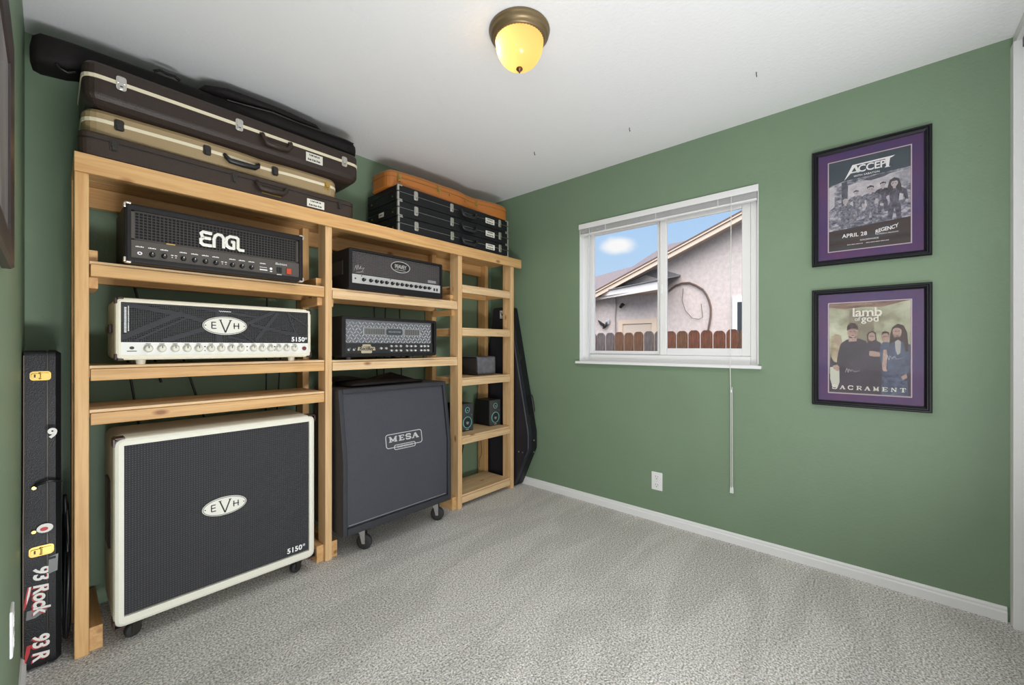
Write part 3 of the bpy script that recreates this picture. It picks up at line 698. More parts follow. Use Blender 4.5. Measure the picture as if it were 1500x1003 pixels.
m.text(fr, 'peavey', 0, 0, .034, .0042, sx=.86, shear=-.1)
m.stroke(fr, [(-.040, -.018), (.034, -.020)], .0024, .001, .004)
m.build('lettering', mat('silver_lettering', (.60, .58, .56), .3, metal=.5), bd, off)
fr = FY(0, EY + .010, 0)
m = MB().fbox(fr, 1.648, 1.712, 1.571, 1.588, 0, .002); m.build('model_plate', mat('plate_grey', (.34, .34, .35), .3, metal=.5), h3, off)
m = MB(); sc = [(0, 0), (.010, .030), (.016, .004), (.022, .034), (.028, .010), (.040, .030), (.036, .012), (.060, .022), (.044, -.004), (.012, -.010), (.058, -.002)]
m.stroke(fr, [(1.140 + a, 1.582 + c) for a, c in sc], .002, 0, .0012); m.build('signature', mat('silver_ink', (.36, .33, .34), .4), h3, off)
MB().box(EX0 - .004, EX0 + .001, 2.25, 2.40, 1.56, 1.64).build('side_handle', BLACK, h3, off, bevel=.003)

# ------------------------------------------------------------------ diamond plate head (middle bay, second shelf)
EX0, EX1, EZ0, EZ1, EY = 1.058, 1.703, 1.094, 1.322, 2.170
h4 = thing('amp_head', 'black amplifier head with silver diamond plate front and rows of chrome knobs', 'amplifier', (1.38, 2.31, 1.078)); off = h4.location
m = MB(); g = framed_box(m, EX0, EX1, EZ0, EZ1, EY, 2.45, .022, .016, .012, fwb=.020, fwt=.018, edge=.007); m.build('cabinet', TOLEX, h4, off)
pz = 1.172
DIA = mat('diamond_plate', (.20, .205, .225), .42, metal=.7); DIA2 = mat('diamond_tread', (.85, .86, .90), .3, metal=.6)
MB().box(g[0], g[1] - .018, EY + .008, EY + .0157, pz, g[3]).build('plate', DIA, h4, off)
MB().box(g[0], g[1] - .010, EY + .004, EY + .0157, g[2], pz).build('control_panel', mat('black_panel', (.018, .018, .020), .35), h4, off)
m = MB(); fr = FY(0, EY + .008, 0); px, pzs = .0195, .0175
row = 0; z = pz + .008
while z < g[3] - .003:
    x = g[0] + .008 + (px / 2 if row % 2 else 0); k = 0
    while x < g[1] - .026:
        if not (1.182 < x < 1.580 and 1.215 < z < 1.266):
            a = PI / 4 if (row + k) % 2 else -PI / 4
            q = [(0.0125 * math.cos(t) * 1.0, 0.0032 * math.sin(t)) for t in (0, PI / 2, PI, 3 * PI / 2)]
            q = [(x + c * math.cos(a) - s_ * math.sin(a), z + c * math.sin(a) + s_ * math.cos(a)) for c, s_ in q]
            n = 4; V = [fr.p(u, v, 0) for u, v in q] + [fr.p(x, z, .0045)]
            m.add(V, [(0, 1, 4), (1, 2, 4), (2, 3, 4), (3, 0, 4)])
        x += px; k += 1
    z += pzs; row += 1
m.build('tread_pattern', DIA2, h4, off, kind='stuff')
vt = MB().fbox(fr, 1.186, 1.578, 1.218, 1.262, 0, .003).build('vent_frame', STEEL, h4, off, bevel=.002)
m = MB()
for i in range(18): m.fbox(fr, 1.193 + i * .0073, 1.197 + i * .0073, 1.223, 1.257, .003, .0035)
for i in range(15): m.fbox(fr, 1.462 + i * .0073, 1.466 + i * .0073, 1.223, 1.257, .003, .0035)
m.build('slots', INK, vt, off, kind='stuff')
bd = MB().flat(fr, rrect(.112, .038, .012, 4, 1.387, 1.240), .003, .006).build('badge', mat('badge_blue_black', (.05, .06, .07), .3), h4, off, bevel=.001)
m = MB().text(fr, 'boogie', 1.387, 1.240, .014, .0066, sx=.95); m.build('lettering', STEEL, bd, off)
KN1 = mat('chrome_knob', (.80, .80, .80), .25, metal=.9); KN2 = INK
ks = [(1.286, 1.142), (1.318, 1.142)] + [(x, zz) for x in (1.352, 1.384, 1.415, 1.457, 1.487, 1.517, 1.560, 1.586, 1.612) for zz in (1.155, 1.128)]
place_knobs(h4, off, knob('knob', None, .0085, .014), [(EX0 + (x - EX0) * 1.035, EY + .004, zz) for x, zz in ks])
fr = FY(0, EY + .004, 0)
lg = MB().flat(fr, rrect(.066, .040, .006, 3, 1.205, 1.134), 0, .0015).flat(fr, rrect(.052, .014, .006, 3, 1.205, 1.158), 0, .0015).flat(fr, [(1.150, 1.130), (1.260, 1.130), (1.256, 1.150), (1.154, 1.150)], 0, .0014).build('crest', mat('crest_gold', (.55, .48, .34), .35, metal=.4), h4, off)
MB().text(fr, 'dual', 1.205, 1.140, .030, .0022, shear=.2).build('lettering', INK, lg, off)
m = MB()
for x in (1.098, 1.128): m.cyl((x, EY + .004, 1.136), (x + .002, EY - .010, 1.142), .003, 8).flat(fr, ellipse(.007, .007, 10, x, 1.135), 0, .003)
m.build('toggle_switch', CHROME, h4, off)
for x in (1.11, 1.52, 1.63):
    for y in (2.20, 2.40): foot(h4, off, x, y, 1.0792, EZ0 + .001, RUBBER, .015)

# ================================================================== speaker cabinets
def caster(root, off, x, y, ztop, r, turn, plate=True, mt=None):
    c, s = math.cos(turn), math.sin(turn)
    fk = MB()
    if plate: fk.box(x - .035, x + .035, y - .035, y + .035, ztop - .004, ztop)
    fk.cyl((x, y, ztop - .004), (x, y, ztop - .018), .016, 12)
    ox, oy = x + .012 * c, y + .012 * s
    for sd in (-1, 1):
        a = (ox - s * sd * .015, oy + c * sd * .015)
        ax3 = Vector((-s * sd, c * sd, 0)); u3 = Vector((c, s, 0)); o3 = Vector((x, y, 0)) + ax3 * .0155
        q8 = [o3 - u3 * .018 + Vector((0, 0, ztop - .014)), o3 + u3 * .022 + Vector((0, 0, ztop - .014)), o3 + u3 * .022 + Vector((0, 0, r - .008)), o3 + u3 * .004 + Vector((0, 0, r - .008))]
        fk.add([p for p in q8] + [p + ax3 * .003 for p in q8], [(0, 1, 2, 3), (7, 6, 5, 4), (0, 4, 5, 1), (1, 5, 6, 2), (2, 6, 7, 3), (3, 7, 4, 0)])
    o = fk.build('caster', mt or CHROME, root, off)
    m = MB(); L = []
    ax = Vector((-s, c, 0)); u = Vector((c, s, 0)); w = Vector((0, 0, 1)); C = Vector((ox, oy, r))
    for rr, dd in ((r * .5, -.013), (r * .9, -.012), (r, -.007), (r, .007), (r * .9, .012), (r * .5, .013)):
        L.append([C + ax * dd + (u * math.cos(2 * PI * k / 20) + w * math.sin(2 * PI * k / 20)) * rr for k in range(20)])
    m.loops(L, 0, True, True, True); m.build('wheel', RUBBER, o, off)
CX0, CX1, CZ0, CZ1, CY = .163, .907, .077, .802, 2.150
c1 = thing('speaker_cabinet', 'large ivory speaker cabinet with black grille and oval EVH badge on casters', 'speaker cabinet', (.535, 2.32, 0)); off = c1.location
m = MB(); g = framed_box(m, CX0, CX1, CZ0, CZ1, CY, 2.50, .029, .014, .030, fwb=.040, fwt=.030, edge=.014)
m.build('cabinet', mat('ivory_tolex_pale', (.74, .72, .62), .5, bump=.3, bscale=380), c1, off)
CLOTH = grid_mat('black_grille_cloth', (.022, .022, .026), (.075, .076, .080), .0125, .0125, .7, hole=.62, bump=.6, axis='d')
MB().box(g[0], g[1], CY + .012, CY + .0139, g[2], g[3]).build('grille_cloth', CLOTH, c1, off)
oval_evh(c1, off, .519, CY + .009, .447, .083, .040)
fr = FY(0, CY + .011, 0)
MB().text(fr, '5150', .812, .143, .034, .001).text(fr, 'III', .856, .150, .016, .001).build('lettering', LETTER, c1, off)
corners(c1, off, CX0, CX1, CZ0, CZ1, CY, OXB, .034, .006, deep=.060)
MB().box(CX0 - .007, CX0 + .001, 2.27, 2.40, .35, .62).build('side_handle', BLACK, c1, off, bevel=.004)
for x in (.235, .848):
    for y, tn in ((2.22, .3), (2.43, 1.2)): caster(c1, off, x, y, CZ0 + .001, .027, tn + PI, mt=DARKM)

CX0, CX1, CZ0, CZ1, CY = 1.031, 1.770, .138, .920, 2.100
c2 = thing('speaker_cabinet', 'slanted charcoal speaker cabinet with MESA badge on chrome casters', 'speaker cabinet', (1.40, 2.30, 0)); off = c2.location
SL = (.532, .058)
m = MB(); cx, cz = (CX0 + CX1) / 2, (CZ0 + CZ1) / 2
# body with a kinked front: side profile swept across, with frame border
prof = [(CY, CZ0), (CY, SL[0]), (CY + SL[1], CZ1), (2.46, CZ1), (2.46, CZ0)]
def fy(z): return CY + max(0, (z - SL[0]) / (CZ1 - SL[0])) * SL[1]
fw, rc = .026, .020
xs = [CX0, CX0 + fw, CX1 - fw, CX1]
MB().box(0, 0, 0, 0, 0, 0)
body = MB(); P0 = [(y, z) for y, z in prof]
rcp = [(CY + rc, CZ0), (CY + rc, SL[0]), (CY + SL[1] + rc, CZ1), (2.46, CZ1), (2.46, CZ0)]
FP = F((0, 0, 0), (0, 1, 0), (0, 0, 1), (1, 0, 0))
body.flat(FP, rcp, CX0 + fw, CX1 - fw)
body.flat(FP, P0, CX0, CX0 + fw); body.flat(FP, P0, CX1 - fw, CX1)
body.flat(FP, [(CY, CZ0), (CY, CZ0 + .040), (CY + rc + .002, CZ0 + .040), (CY + rc + .002, CZ0)], CX0 + fw, CX1 - fw)
zt = CZ1 - .028
body.flat(FP, [(fy(zt), zt), (fy(CZ1), CZ1), (fy(CZ1) + rc + .002, CZ1), (fy(zt) + rc + .002, zt)], CX0 + fw, CX1 - fw)
body.build('cabinet', TOLEXG, c2, off, bevel=.006)
CL2 = grid_mat('charcoal_grille_cloth', (.074, .076, .094), (.030, .031, .040), .009, .009, .75, hole=.1, bump=.5)
m = MB(); q = [(CY + rc - .003, CZ0 + .040), (CY + rc - .003, SL[0]), (fy(zt) + rc - .003, zt), (fy(zt) + rc + .003, zt), (CY + rc + .004, SL[0]), (CY + rc + .004, CZ0 + .040)]
m.flat(FP, q, CX0 + fw, CX1 - fw); m.build('grille_cloth', CL2, c2, off)
m = MB().tube([(CX0 + fw + .012, CY + rc - .004, CZ0 + .048), (CX1 - fw - .012, CY + rc - .004, CZ0 + .048)], .0025, 6); m.build('piping', mat('grey_piping', (.24, .24, .26), .5), c2, off)
th = math.atan2(SL[1], CZ1 - SL[0]); zl = .590
fr = F((1.423, fy(zl) + rc - .004, zl), (1, 0, 0), (0, math.sin(th), math.cos(th)), (0, -math.cos(th), math.sin(th)))
SIL = mat('badge_silver', (.66, .66, .68), .35, metal=.3)
m = MB().flat(fr, rrect(.254, .082, .016, 4, 0, .006), 0, .0015); bd = m.build('badge', mat('badge_charcoal', (.05, .05, .058), .5), c2, off)
m = MB().stroke(fr, rrect(.250, .078, .015, 4, 0, .006), .0042, .001, .004, closed=True)
m.stroke(fr, rrect(.146, .026, .010, 4, 0, -.034), .0040, .002, .0046, closed=True)
def slab(ch, cx, cz, w, h, t):
    """slab-serif capitals"""
    x0, x1, z0, z1 = cx - w / 2, cx + w / 2, cz - h / 2, cz + h / 2; B = []
    if ch == 'M':
        B = [([(x0 + t * .6, z0), (x0 + t * .6, z1)], t), ([(x1 - t * .6, z0), (x1 - t * .6, z1)], t * 1.25), ([(x0 + t * .5, z1), (cx, z0 + h * .12)], t), ([(cx, z0 + h * .12), (x1 - t * .5, z1)], t * .8), ([(x0 - t * .5, z0), (x0 + t * 1.7, z0)], t * .55), ([(x1 - t * 1.8, z0), (x1 + t * .5, z0)], t * .55), ([(x0 - t * .5, z1), (x0 + t, z1)], t * .55), ([(x1 - t, z1), (x1 + t * .5, z1)], t * .55)]
    elif ch == 'E':
        B = [([(x0 + t, z0), (x0 + t, z1)], t * 1.3), ([(x0 - t * .2, z1), (x1, z1)], t * .6), ([(x0 - t * .2, z0), (x1, z0)], t * .6), ([(x0 + t, cz), (x1 - t, cz)], t * .6), ([(x1, z1), (x1, z1 - h * .25)], t * .5), ([(x1, z0), (x1, z0 + h * .25)], t * .5), ([(x1 - t, cz - h * .14), (x1 - t, cz + h * .14)], t * .4)]
    elif ch == 'S':
        B = [([(x1, z1 - h * .22), (x1 - w * .15, z1), (x0 + w * .2, z1), (x0, z1 - h * .22), (x0 + w * .15, cz + h * .06), (x1 - w * .15, cz - h * .06), (x1, z0 + h * .22), (x1 - w * .2, z0), (x0 + w * .15, z0), (x0, z0 + h * .22)], t * .9), ([(x1, z1), (x1, z1 - h * .3)], t * .45), ([(x0, z0), (x0, z0 + h * .3)], t * .45)]
    elif ch == 'A':
        B = [([(x0 + t * .3, z0), (cx - t * .2, z1)], t * .7), ([(cx - t * .1, z1), (x1 - t * .5, z0)], t * 1.4), ([(x0 + w * .25, cz - h * .15), (x1 - w * .25, cz - h * .15)], t * .5), ([(x0 - t * .7, z0), (x0 + t * 1.2, z0)], t * .55), ([(x1 - t * 1.7, z0), (x1 + t * .6, z0)], t * .55)]
    elif ch == 'C':
        B = [([(x1, cz + h * .22), (x1 - w * .2, z1), (x0 + w * .25, z1), (x0, cz + h * .2), (x0, cz - h * .2), (x0 + w * .25, z0), (x1 - w * .2, z0), (x1, cz - h * .22)], t), ([(x1, z1), (x1, z1 - h * .3)], t * .45)]
    elif ch == 'R':
        B = [([(x0 + t, z0), (x0 + t, z1)], t * 1.2), ([(x0 - t * .2, z1), (x1 - w * .2, z1), (x1, cz + h * .3), (x1 - w * .2, cz), (x0 + t, cz)], t * .6), ([(cx, cz), (x1, z0)], t), ([(x0 - t * .3, z0), (x0 + t * 2, z0)], t * .55), ([(x1 - t, z0), (x1 + t * .5, z0)], t * .55)]
    elif ch == 'N':
        B = [([(x0 + t * .5, z0), (x0 + t * .5, z1)], t * .7), ([(x0 + t * .5, z1), (x1 - t * .5, z0)], t), ([(x1 - t * .5, z0), (x1 - t * .5, z1)], t * .7), ([(x0 - t * .5, z0), (x0 + t * 1.4, z0)], t * .55), ([(x1 - t * 1.4, z1), (x1 + t * .5, z1)], t * .55)]
    elif ch == 'T':
        B = [([(cx, z0), (cx, z1)], t * 1.2), ([(x0, z1), (x1, z1)], t * .6), ([(x0, z1), (x0, z1 - h * .28)], t * .5), ([(x1, z1), (x1, z1 - h * .28)], t * .5), ([(cx - t * 1.3, z0), (cx + t * 1.3, z0)], t * .55)]
    return B
for ch, cxx, w in (('M', -.078, .046), ('E', -.020, .034), ('S', .028, .032), ('A', .078, .040)):
    for pts, tt in slab(ch, cxx, .016, w, .028, .0085): m.stroke(fr, pts, tt, .002, .0046)
m.text(fr, 'ENGINEERING', 0, -.034, .018, .0048, sx=.86)
m.build('lettering', SIL, bd, off)
MB().box(CX0 - .006, CX0 + .001, 2.24, 2.36, .50, .60).build('side_handle', BLACK, c2, off, bevel=.004)
for x in (1.185, 1.705):
    for y, tn in ((2.185, -.9), (2.40, .7)): caster(c2, off, x, y, CZ0 + .001, .044, tn)

# ================================================================== instrument cases
def rpoly(pts, r, n=5):
    out = []; N_ = len(pts)
    for i in range(N_):
        p = Vector(pts[i][:2]); a = Vector(pts[i - 1][:2]); c = Vector(pts[(i + 1) % N_][:2]); rr = pts[i][2] if len(pts[i]) > 2 else r
        d1, d2 = (a - p), (c - p); k1 = min(rr, d1.length * .49); k2 = min(rr, d2.length * .49)
        p1 = p + d1.normalized() * k1; p2 = p + d2.normalized() * k2
        for j in range(n + 1):
            t = j / n; q = p1 * (1 - t) ** 2 + p * 2 * t * (1 - t) + p2 * t * t; out.append((q.x, q.y))
    return out
DKGAP = mat('latch_gap', (.03, .028, .025), .5)
def latch(root, off, fr, u, v, w, h, mt, style=0):
    """draw-bolt latch: back plate, hasp, pivot"""
    m = MB()
    m.flat(fr, rrect(w, h, w * .3, 4, u, v), 0, .002)
    m.flat(fr, rrect(w * .62, h * .42, w * .12, 3, u, v + h * .20), .002, .006)
    m.flat(fr, rrect(w * .50, h * .40, w * .12, 3, u, v - h * .22), .002, .0075)
    p0, p1 = fr.p(u - w * .36, v - h * .02, .005), fr.p(u + w * .36, v - h * .02, .005); m.cyl(p0, p1, h * .055, 8)
    m.fbox(fr, u - w * .33, u + w * .33, v - h * .06, v + h * .04, .002, .0042, 1).fbox(fr, u - w * .16, u + w * .16, v - h * .30, v - h * .22, .0075, .0082, 1)
    m.build('latch', [mt, DKGAP], root, off, bevel=.0008, seg=1)
def handle(root, off, fr, u0, u1, v, mt, drop=.030, t=.0075, metal=None, out=.02):
    pts = [(u0, v, .003), (u0, v, out * .7), (u0 + .004, v - drop * .5, out), (u0 + .018, v - drop, out), ((u0 + u1) / 2, v - drop * 1.05, out), (u1 - .018, v - drop, out), (u1 - .004, v - drop * .5, out), (u1, v, out * .7), (u1, v, .003)]
    h = MB().tube([fr.p(*p) for p in pts], [t * .7, t * .7, t * .9, t * 1.1, t * 1.2, t * 1.1, t * .9, t * .7, t * .7], 8).build('handle', mt, root, off)
    m = MB()
    for u in (u0, u1): m.fbox(fr, u - .010, u + .010, v - .008, v + .008, 0, .005)
    m.build('handle_mount', metal or mt, root, off, bevel=.001)
def paper(root, off, fr, u0, u1, v0, v1, name='tag_label', lines=('lbl', 'lbl2')):
    o = MB().fbox(fr, u0, u1, v0, v1, 0, .0008).build(name, LABEL, root, off)
    m = MB(); n = len(lines)
    for i, k in enumerate(lines):
        vc = v1 - (v1 - v0) * (i + .5) / n; w = (u1 - u0) * (.62, .78)[i % 2]; um = (u0 + u1) / 2; hh = (v1 - v0) * .09
        for q in range(9):
            ua = um - w / 2 + w * q / 9; m.fbox(fr, ua, ua + w / 9 * (.45 + .4 * ((q * 7 + i) % 3) / 2), vc - hh, vc + hh * (1 if q % 3 else 1.5), .0008, .0012)
    m.build('lettering', INK, o, off)

BRN = mat('brown_case', (.040, .026, .019), .42, spec=.35, bump=.35, bscale=260)
BRN2 = mat('dark_brown_case', (.036, .024, .019), .40, spec=.35, bump=.35, bscale=260)
TANM = mat('tan_case', (.345, .25, .13), .45, bump=.2, bscale=260)
BLKC = mat('black_case', (.008, .008, .010), .42, spec=.35, bump=.3, bscale=300)
ORN = mat('orange_brown_case', (.46, .155, .028), .38, bump=.15, bscale=260)
NIK = mat('nickel_latch', (.62, .60, .56), .3, metal=.9)

# brown case at the bottom of the left stack
k1 = thing('guitar_case', 'flat dark brown guitar case at the bottom of the tall stack', 'guitar case', (.61, 2.38, 1.866)); off = k1.location
ol = rpoly([(.072, 2.192), (1.143, 2.192), (1.143, 2.57), (.60, 2.57), (.072, 2.50)], .035)
MB().shell(ol, [(1.8665, .006), (1.872, 0), (1.930, 0), (1.931, .003)]).build('lower_shell', BRN, k1, off)
MB().shell(ol, [(1.931, .0035), (1.936, .0035)]).build('seam_trim', BLACK, k1, off)
MB().shell(ol, [(1.936, .003), (1.937, 0), (1.954, 0), (1.962, .010)]).build('lid', BRN, k1, off)
fr = FY(0, 2.192, 0)
for u in (.168, .563, 1.055): latch(k1, off, fr, u, 1.925, .026, .046, DARKM)
handle(k1, off, fr, .650, .780, 1.928, BRN2, .026, .0115, DARKM, out=.020)
MB().fbox(fr, .675, .760, 1.886, 1.908, .0005, .002).build('maker_plate', BRASS, k1, off, bevel=.001)
paper(k1, off, fr, .884, .972, 1.878, 1.918)

# tan case
k2 = thing('guitar_case', 'tan guitar case with cream stripe between the two brown cases', 'guitar case', (.58, 2.38, 1.9635)); off = k2.location
ol = rpoly([(.084, 2.235), (.42, 2.216), (.60, 2.222), (.70, 2.240), (.80, 2.222), (1.06, 2.220), (1.075, 2.40), (1.06, 2.57), (.60, 2.565), (.084, 2.50)], .06)
MB().shell(ol, [(1.9635, .012), (1.968, .004), (1.975, 0), (2.016, 0)]).build('lower_shell', TANM, k2, off)
MB().shell(ol, [(2.016, -.0025), (2.030, -.0025)]).build('cream_stripe', CREAM, k2, off)
MB().shell(ol, [(2.030, 0), (2.052, 0), (2.066, .010), (2.071, .030)]).build('lid', TANM, k2, off)
for u, y, mt in ((.185, 2.228, DARKM), (.466, 2.216, DARKM), (.745, 2.228, DARKM), (1.000, 2.219, BRASS)): latch(k2, off, FY(0, y, 0), u, 2.022, .030, .044, mt)
handle(k2, off, FY(0, 2.226, 0), .532, .668, 2.024, BLACK, .022, .0115, DARKM)

# large dark brown case with cream band
k3 = thing('guitar_case', 'big dark brown case with cream band and silver latches near the ceiling', 'guitar case', (.62, 2.38, 2.0715)); off = k3.location
ol = rpoly([(.083, 2.195), (1.172, 2.195), (1.180, 2.38), (1.172, 2.575), (.60, 2.575), (.083, 2.54)], .05)
MB().shell(ol, [(2.0715, .050), (2.078, .030), (2.092, .010), (2.105, .002), (2.112, 0), (2.166, 0)]).build('lower_shell', BRN2, k3, off)
MB().shell(ol, [(2.166, -.003), (2.180, -.003)]).build('cream_band', CREAM, k3, off)
MB().shell(ol, [(2.180, 0), (2.218, 0), (2.230, .008), (2.236, .030)]).build('lid', BRN2, k3, off)
fr = FY(0, 2.192, 0)
for u in (.188, .583, 1.083): latch(k3, off, fr, u, 2.173, .030, .054, NIK)
handle(k3, off, fr, .675, .802, 2.164, BRN, .040, .0115, DARKM)
paper(k3, off, FY(0, 2.195, 0), .880, .965, 2.112, 2.158)

# black gig bag on top
k4 = thing('gig_bag', 'soft black gig bag with long neck lying on top of the tall stack', 'gig bag', (.58, 2.40, 2.236)); off = k4.location
NYL = mat('black_nylon', (.010, .008, .008), .7, spec=.25, bump=.5, bscale=60)
def loft(m, secs, n=20, power=.55):
    L = []
    for x, y0, y1, z0, z1 in secs:
        ring_ = []
        for k in range(n):
            a = 2 * PI * k / n; c, s = math.cos(a), math.sin(a)
            ring_.append((x, (y0 + y1) / 2 + (y1 - y0) / 2 * math.copysign(abs(c) ** power, c), (z0 + z1) / 2 + (z1 - z0) / 2 * math.copysign(abs(s) ** power, s)))
        L.append(ring_)
    return m.loops(L, 0, True, True, True)
secs = [(-.047, 2.38, 2.44, 2.245, 2.290), (-.040, 2.345, 2.47, 2.222, 2.322), (-.02, 2.328, 2.478, 2.216, 2.336), (.05, 2.325, 2.48, 2.226, 2.342), (.079, 2.325, 2.48, 2.2372, 2.343), (.12, 2.325, 2.48, 2.2372, 2.344), (.35, 2.315, 2.485, 2.2372, 2.346), (.52, 2.305, 2.50, 2.2372, 2.342),
        (.62, 2.275, 2.54, 2.2372, 2.338), (.74, 2.242, 2.578, 2.2372, 2.338), (.86, 2.248, 2.575, 2.2372, 2.338), (.98, 2.238, 2.578, 2.2372, 2.338), (1.10, 2.232, 2.58, 2.237, 2.340), (1.16, 2.240, 2.57, 2.238, 2.338), (1.185, 2.262, 2.55, 2.244, 2.332), (1.192, 2.30, 2.51, 2.262, 2.315)]
loft(MB(), secs).build('bag', NYL, k4, off)
secs = [(.46, 2.36, 2.46, 2.345, 2.352), (.48, 2.31, 2.52, 2.335, 2.368), (.56, 2.275, 2.545, 2.33, 2.377), (.78, 2.258, 2.565, 2.33, 2.373), (.96, 2.262, 2.56, 2.33, 2.362), (1.02, 2.30, 2.54, 2.332, 2.350)]
loft(MB(), secs).build('front_pocket', NYL, k4, off)
m = MB().tube([(.30, 2.330, 2.340), (.32, 2.322, 2.350), (.345, 2.322, 2.346), (.37, 2.324, 2.350), (.39, 2.328, 2.340)], .006, 6); m.build('carry_strap', NYL, k4, off)
pts = [(x, y0 - .002, (z0 + z1) / 2 + .028) for x, y0, y1, z0, z1 in [(.56, 2.292, 2.5, 2.2372, 2.342), (.62, 2.275, 2.54, 2.2372, 2.338), (.74, 2.242, 2.578, 2.2372, 2.338), (.86, 2.248, 2.575, 2.2372, 2.338), (.98, 2.238, 2.578, 2.2372, 2.338), (1.10, 2.232, 2.58, 2.237, 2.340), (1.16, 2.242, 2.57, 2.238, 2.338)]]
MB().tube(pts, .004, 6).build('zipper', BLACK, k4, off)
m = MB().tube([(.02, 2.330, 2.226), (.03, 2.326, 2.212), (.05, 2.326, 2.206), (.07, 2.330, 2.22)], .004, 6); m.build('loop', BLACK, k4, off)

# three black rectangular cases
def black_case(z0, label, dx=0.0, endlabel=False):
    X0, X1, Y0, Y1, h = 1.425 + dx, 2.443 + dx, 2.200, 2.560, .0965
    r = thing('guitar_case', label, 'guitar case', ((X0 + X1) / 2, 2.38, z0), 'black rectangular guitar cases'); off = r.location
    ol = rpoly([(X0, Y0), (X1, Y0), (X1, Y1), (X0, Y1)], .010, 3)
    MB().shell(ol, [(z0 + .0005, .003), (z0 + .003, 0), (z0 + .052, 0), (z0 + .0525, .003)]).build('lower_shell', BLKC, r, off)
    MB().shell(ol, [(z0 + .0525, .0035), (z0 + .056, .0035)]).build('seam_trim', STEEL, r, off)
    MB().shell(ol, [(z0 + .056, .003), (z0 + .0565, 0), (z0 + h - .003, 0), (z0 + h, .004)]).build('lid', BLKC, r, off)
    fr = FY(0, Y0, 0)
    for u in (1.560, 1.858, 2.345): latch(r, off, fr, u + dx, z0 + .056, .030, .058, NIK)
    handle(r, off, fr, 1.935 + dx, 2.075 + dx, z0 + .060, BLACK, .036, .011, DARKM)
    paper(r, off, fr, 2.188 + dx, 2.284 + dx, z0 + .028, z0 + .068)
    for sx, X in ((1, X0), (-1, X1)):
        for zz0, zz1 in ((z0 + .001, z0 + .050), (z0 + .058, z0 + h)):
            m = MB(); a, c = sorted((X - sx * .0015, X + sx * .012)); m.box(a, c, Y0 - .0018, Y0 + .014, zz0, zz1)
            zb = zz0 if zz0 < z0 + .02 else zz1 - .008
            a, c = sorted((X - sx * .0015, X + sx * .034)); m.box(a, c, Y0 - .0016, Y0 + .010, zb, zb + .008)
            m.build('corner_guard', NIK, r, off, bevel=.0012, seg=1)
    frl = F((X0, 0, 0), (0, -1, 0), (0, 0, 1), (-1, 0, 0))
    for y in (2.255, 2.50):
        MB().flat(frl, ellipse(.006, .006, 10, -y, z0 + .03), 0, .004).build('stud', BRASS, r, off)
    frr = F((X1, 0, 0), (0, 1, 0), (0, 0, 1), (1, 0, 0))
    for y in (2.235, 2.32):
        MB().cyl((X1 - .001, y, z0 + .055), (X1 + .022, y, z0 + .055), .012, 10, r1=.009).build('bumper_foot', RUBBER, r, off)
    if endlabel: paper(r, off, frl, -2.42, -2.36, z0 + .024, z0 + .052, lines=('lbl',))
black_case(1.8665, 'black rectangular guitar case at the bottom of its stack of three', .004)
black_case(1.9635, 'black rectangular guitar case in the middle of its stack of three', .002, True)
black_case(2.0605, 'black rectangular guitar case right under the orange-brown case', 0)

# orange-brown shaped case
k5 = thing('guitar_case', 'orange-brown curved guitar case on top of the black cases', 'guitar case', (1.95, 2.38, 2.158)); off = k5.location
ol = rpoly([(1.402, 2.275, .06), (1.60, 2.240, .1), (1.80, 2.236), (1.95, 2.222, .06), (2.10, 2.258, .08), (2.28, 2.205, .09), (2.46, 2.200, .09), (2.500, 2.39, .1), (2.46, 2.575, .09), (2.28, 2.57, .09), (2.10, 2.53, .08), (1.95, 2.56, .06), (1.80, 2.52), (1.402, 2.49, .06)], .08)
MB().shell(ol, [(2.158, .006), (2.163, 0), (2.226, 0)], smooth=False).build('lower_shell', ORN, k5, off)
MB().shell(ol, [(2.226, -.002), (2.231, -.002)]).build('stitched_seam', mat('case_seam', (.28, .12, .03), .5), k5, off)
MB().shell(ol, [(2.231, 0), (2.252, 0), (2.266, .008), (2.275, .022), (2.280, .06)]).build('lid', ORN, k5, off)
MB().shell(ol, [(2.252, -.0015), (2.2545, -.0015)], cap0=True).build('piping', mat('case_piping', (.30, .14, .035), .5), k5, off)
for u, y in ((1.475, 2.258), (1.770, 2.236), (2.135, 2.247)): latch(k5, off, FY(0, y - .002, 0), u, 2.226, .026, .050, BRASS)
for u, y in ((1.865, 2.231), (2.015, 2.238)): MB().flat(FY(0, y - .003, 0), ellipse(.007, .007, 10, u, 2.214), -.004, .004).build('rivet', BRASS, k5, off)
latch(k5, off, F((2.489, 2.30, 0), (0, -1, 0), (0, 0, 1), (1, 0, 0)), 0, 2.215, .026, .05, BRASS)

# sticker-covered case standing in the left corner
k6 = thing('guitar_case', 'black guitar case with 93 Rock stickers standing upright in the left corner', 'guitar case', (-.02, 2.40, 0)); off = k6.location
frc = F((-.060, 0, 0), (0, 1, 0), (0, 0, 1), (1, 0, 0))
ol = rpoly([(2.230, .003, .03), (2.226, .44, .05), (2.262, .60, .1), (2.285, .78, .1), (2.290, 1.138, .02), (2.50, 1.138, .02), (2.505, .78), (2.54, .52), (2.585, .35), (2.575, .003, .05)], .05, 6)
MB().fshell(frc, ol, [(0, .004), (.003, 0), (.055, 0), (.056, .003)]).build('lower_shell', BLKC, k6, off)
MB().fshell(frc, ol, [(.056, .0035), (.060, .0035)]).build('seam_trim', DARKM, k6, off)
MB().fshell(frc, ol, [(.060, .003), (.061, -.001), (.078, -.001), (.092, .010)]).build('lid', BLKC, k6, off)
STI = mat('stitching', (.20, .15, .11), .7)
pts = [(-.0585, y - .001, z) for y, z in ((2.2290, .05), (2.2270, .25), (2.2260, .42), (2.236, .52), (2.262, .62), (2.281, .78), (2.288, 1.12))]
MB().tube(pts, .0016, 5).build('stitching', STI, k6, off)
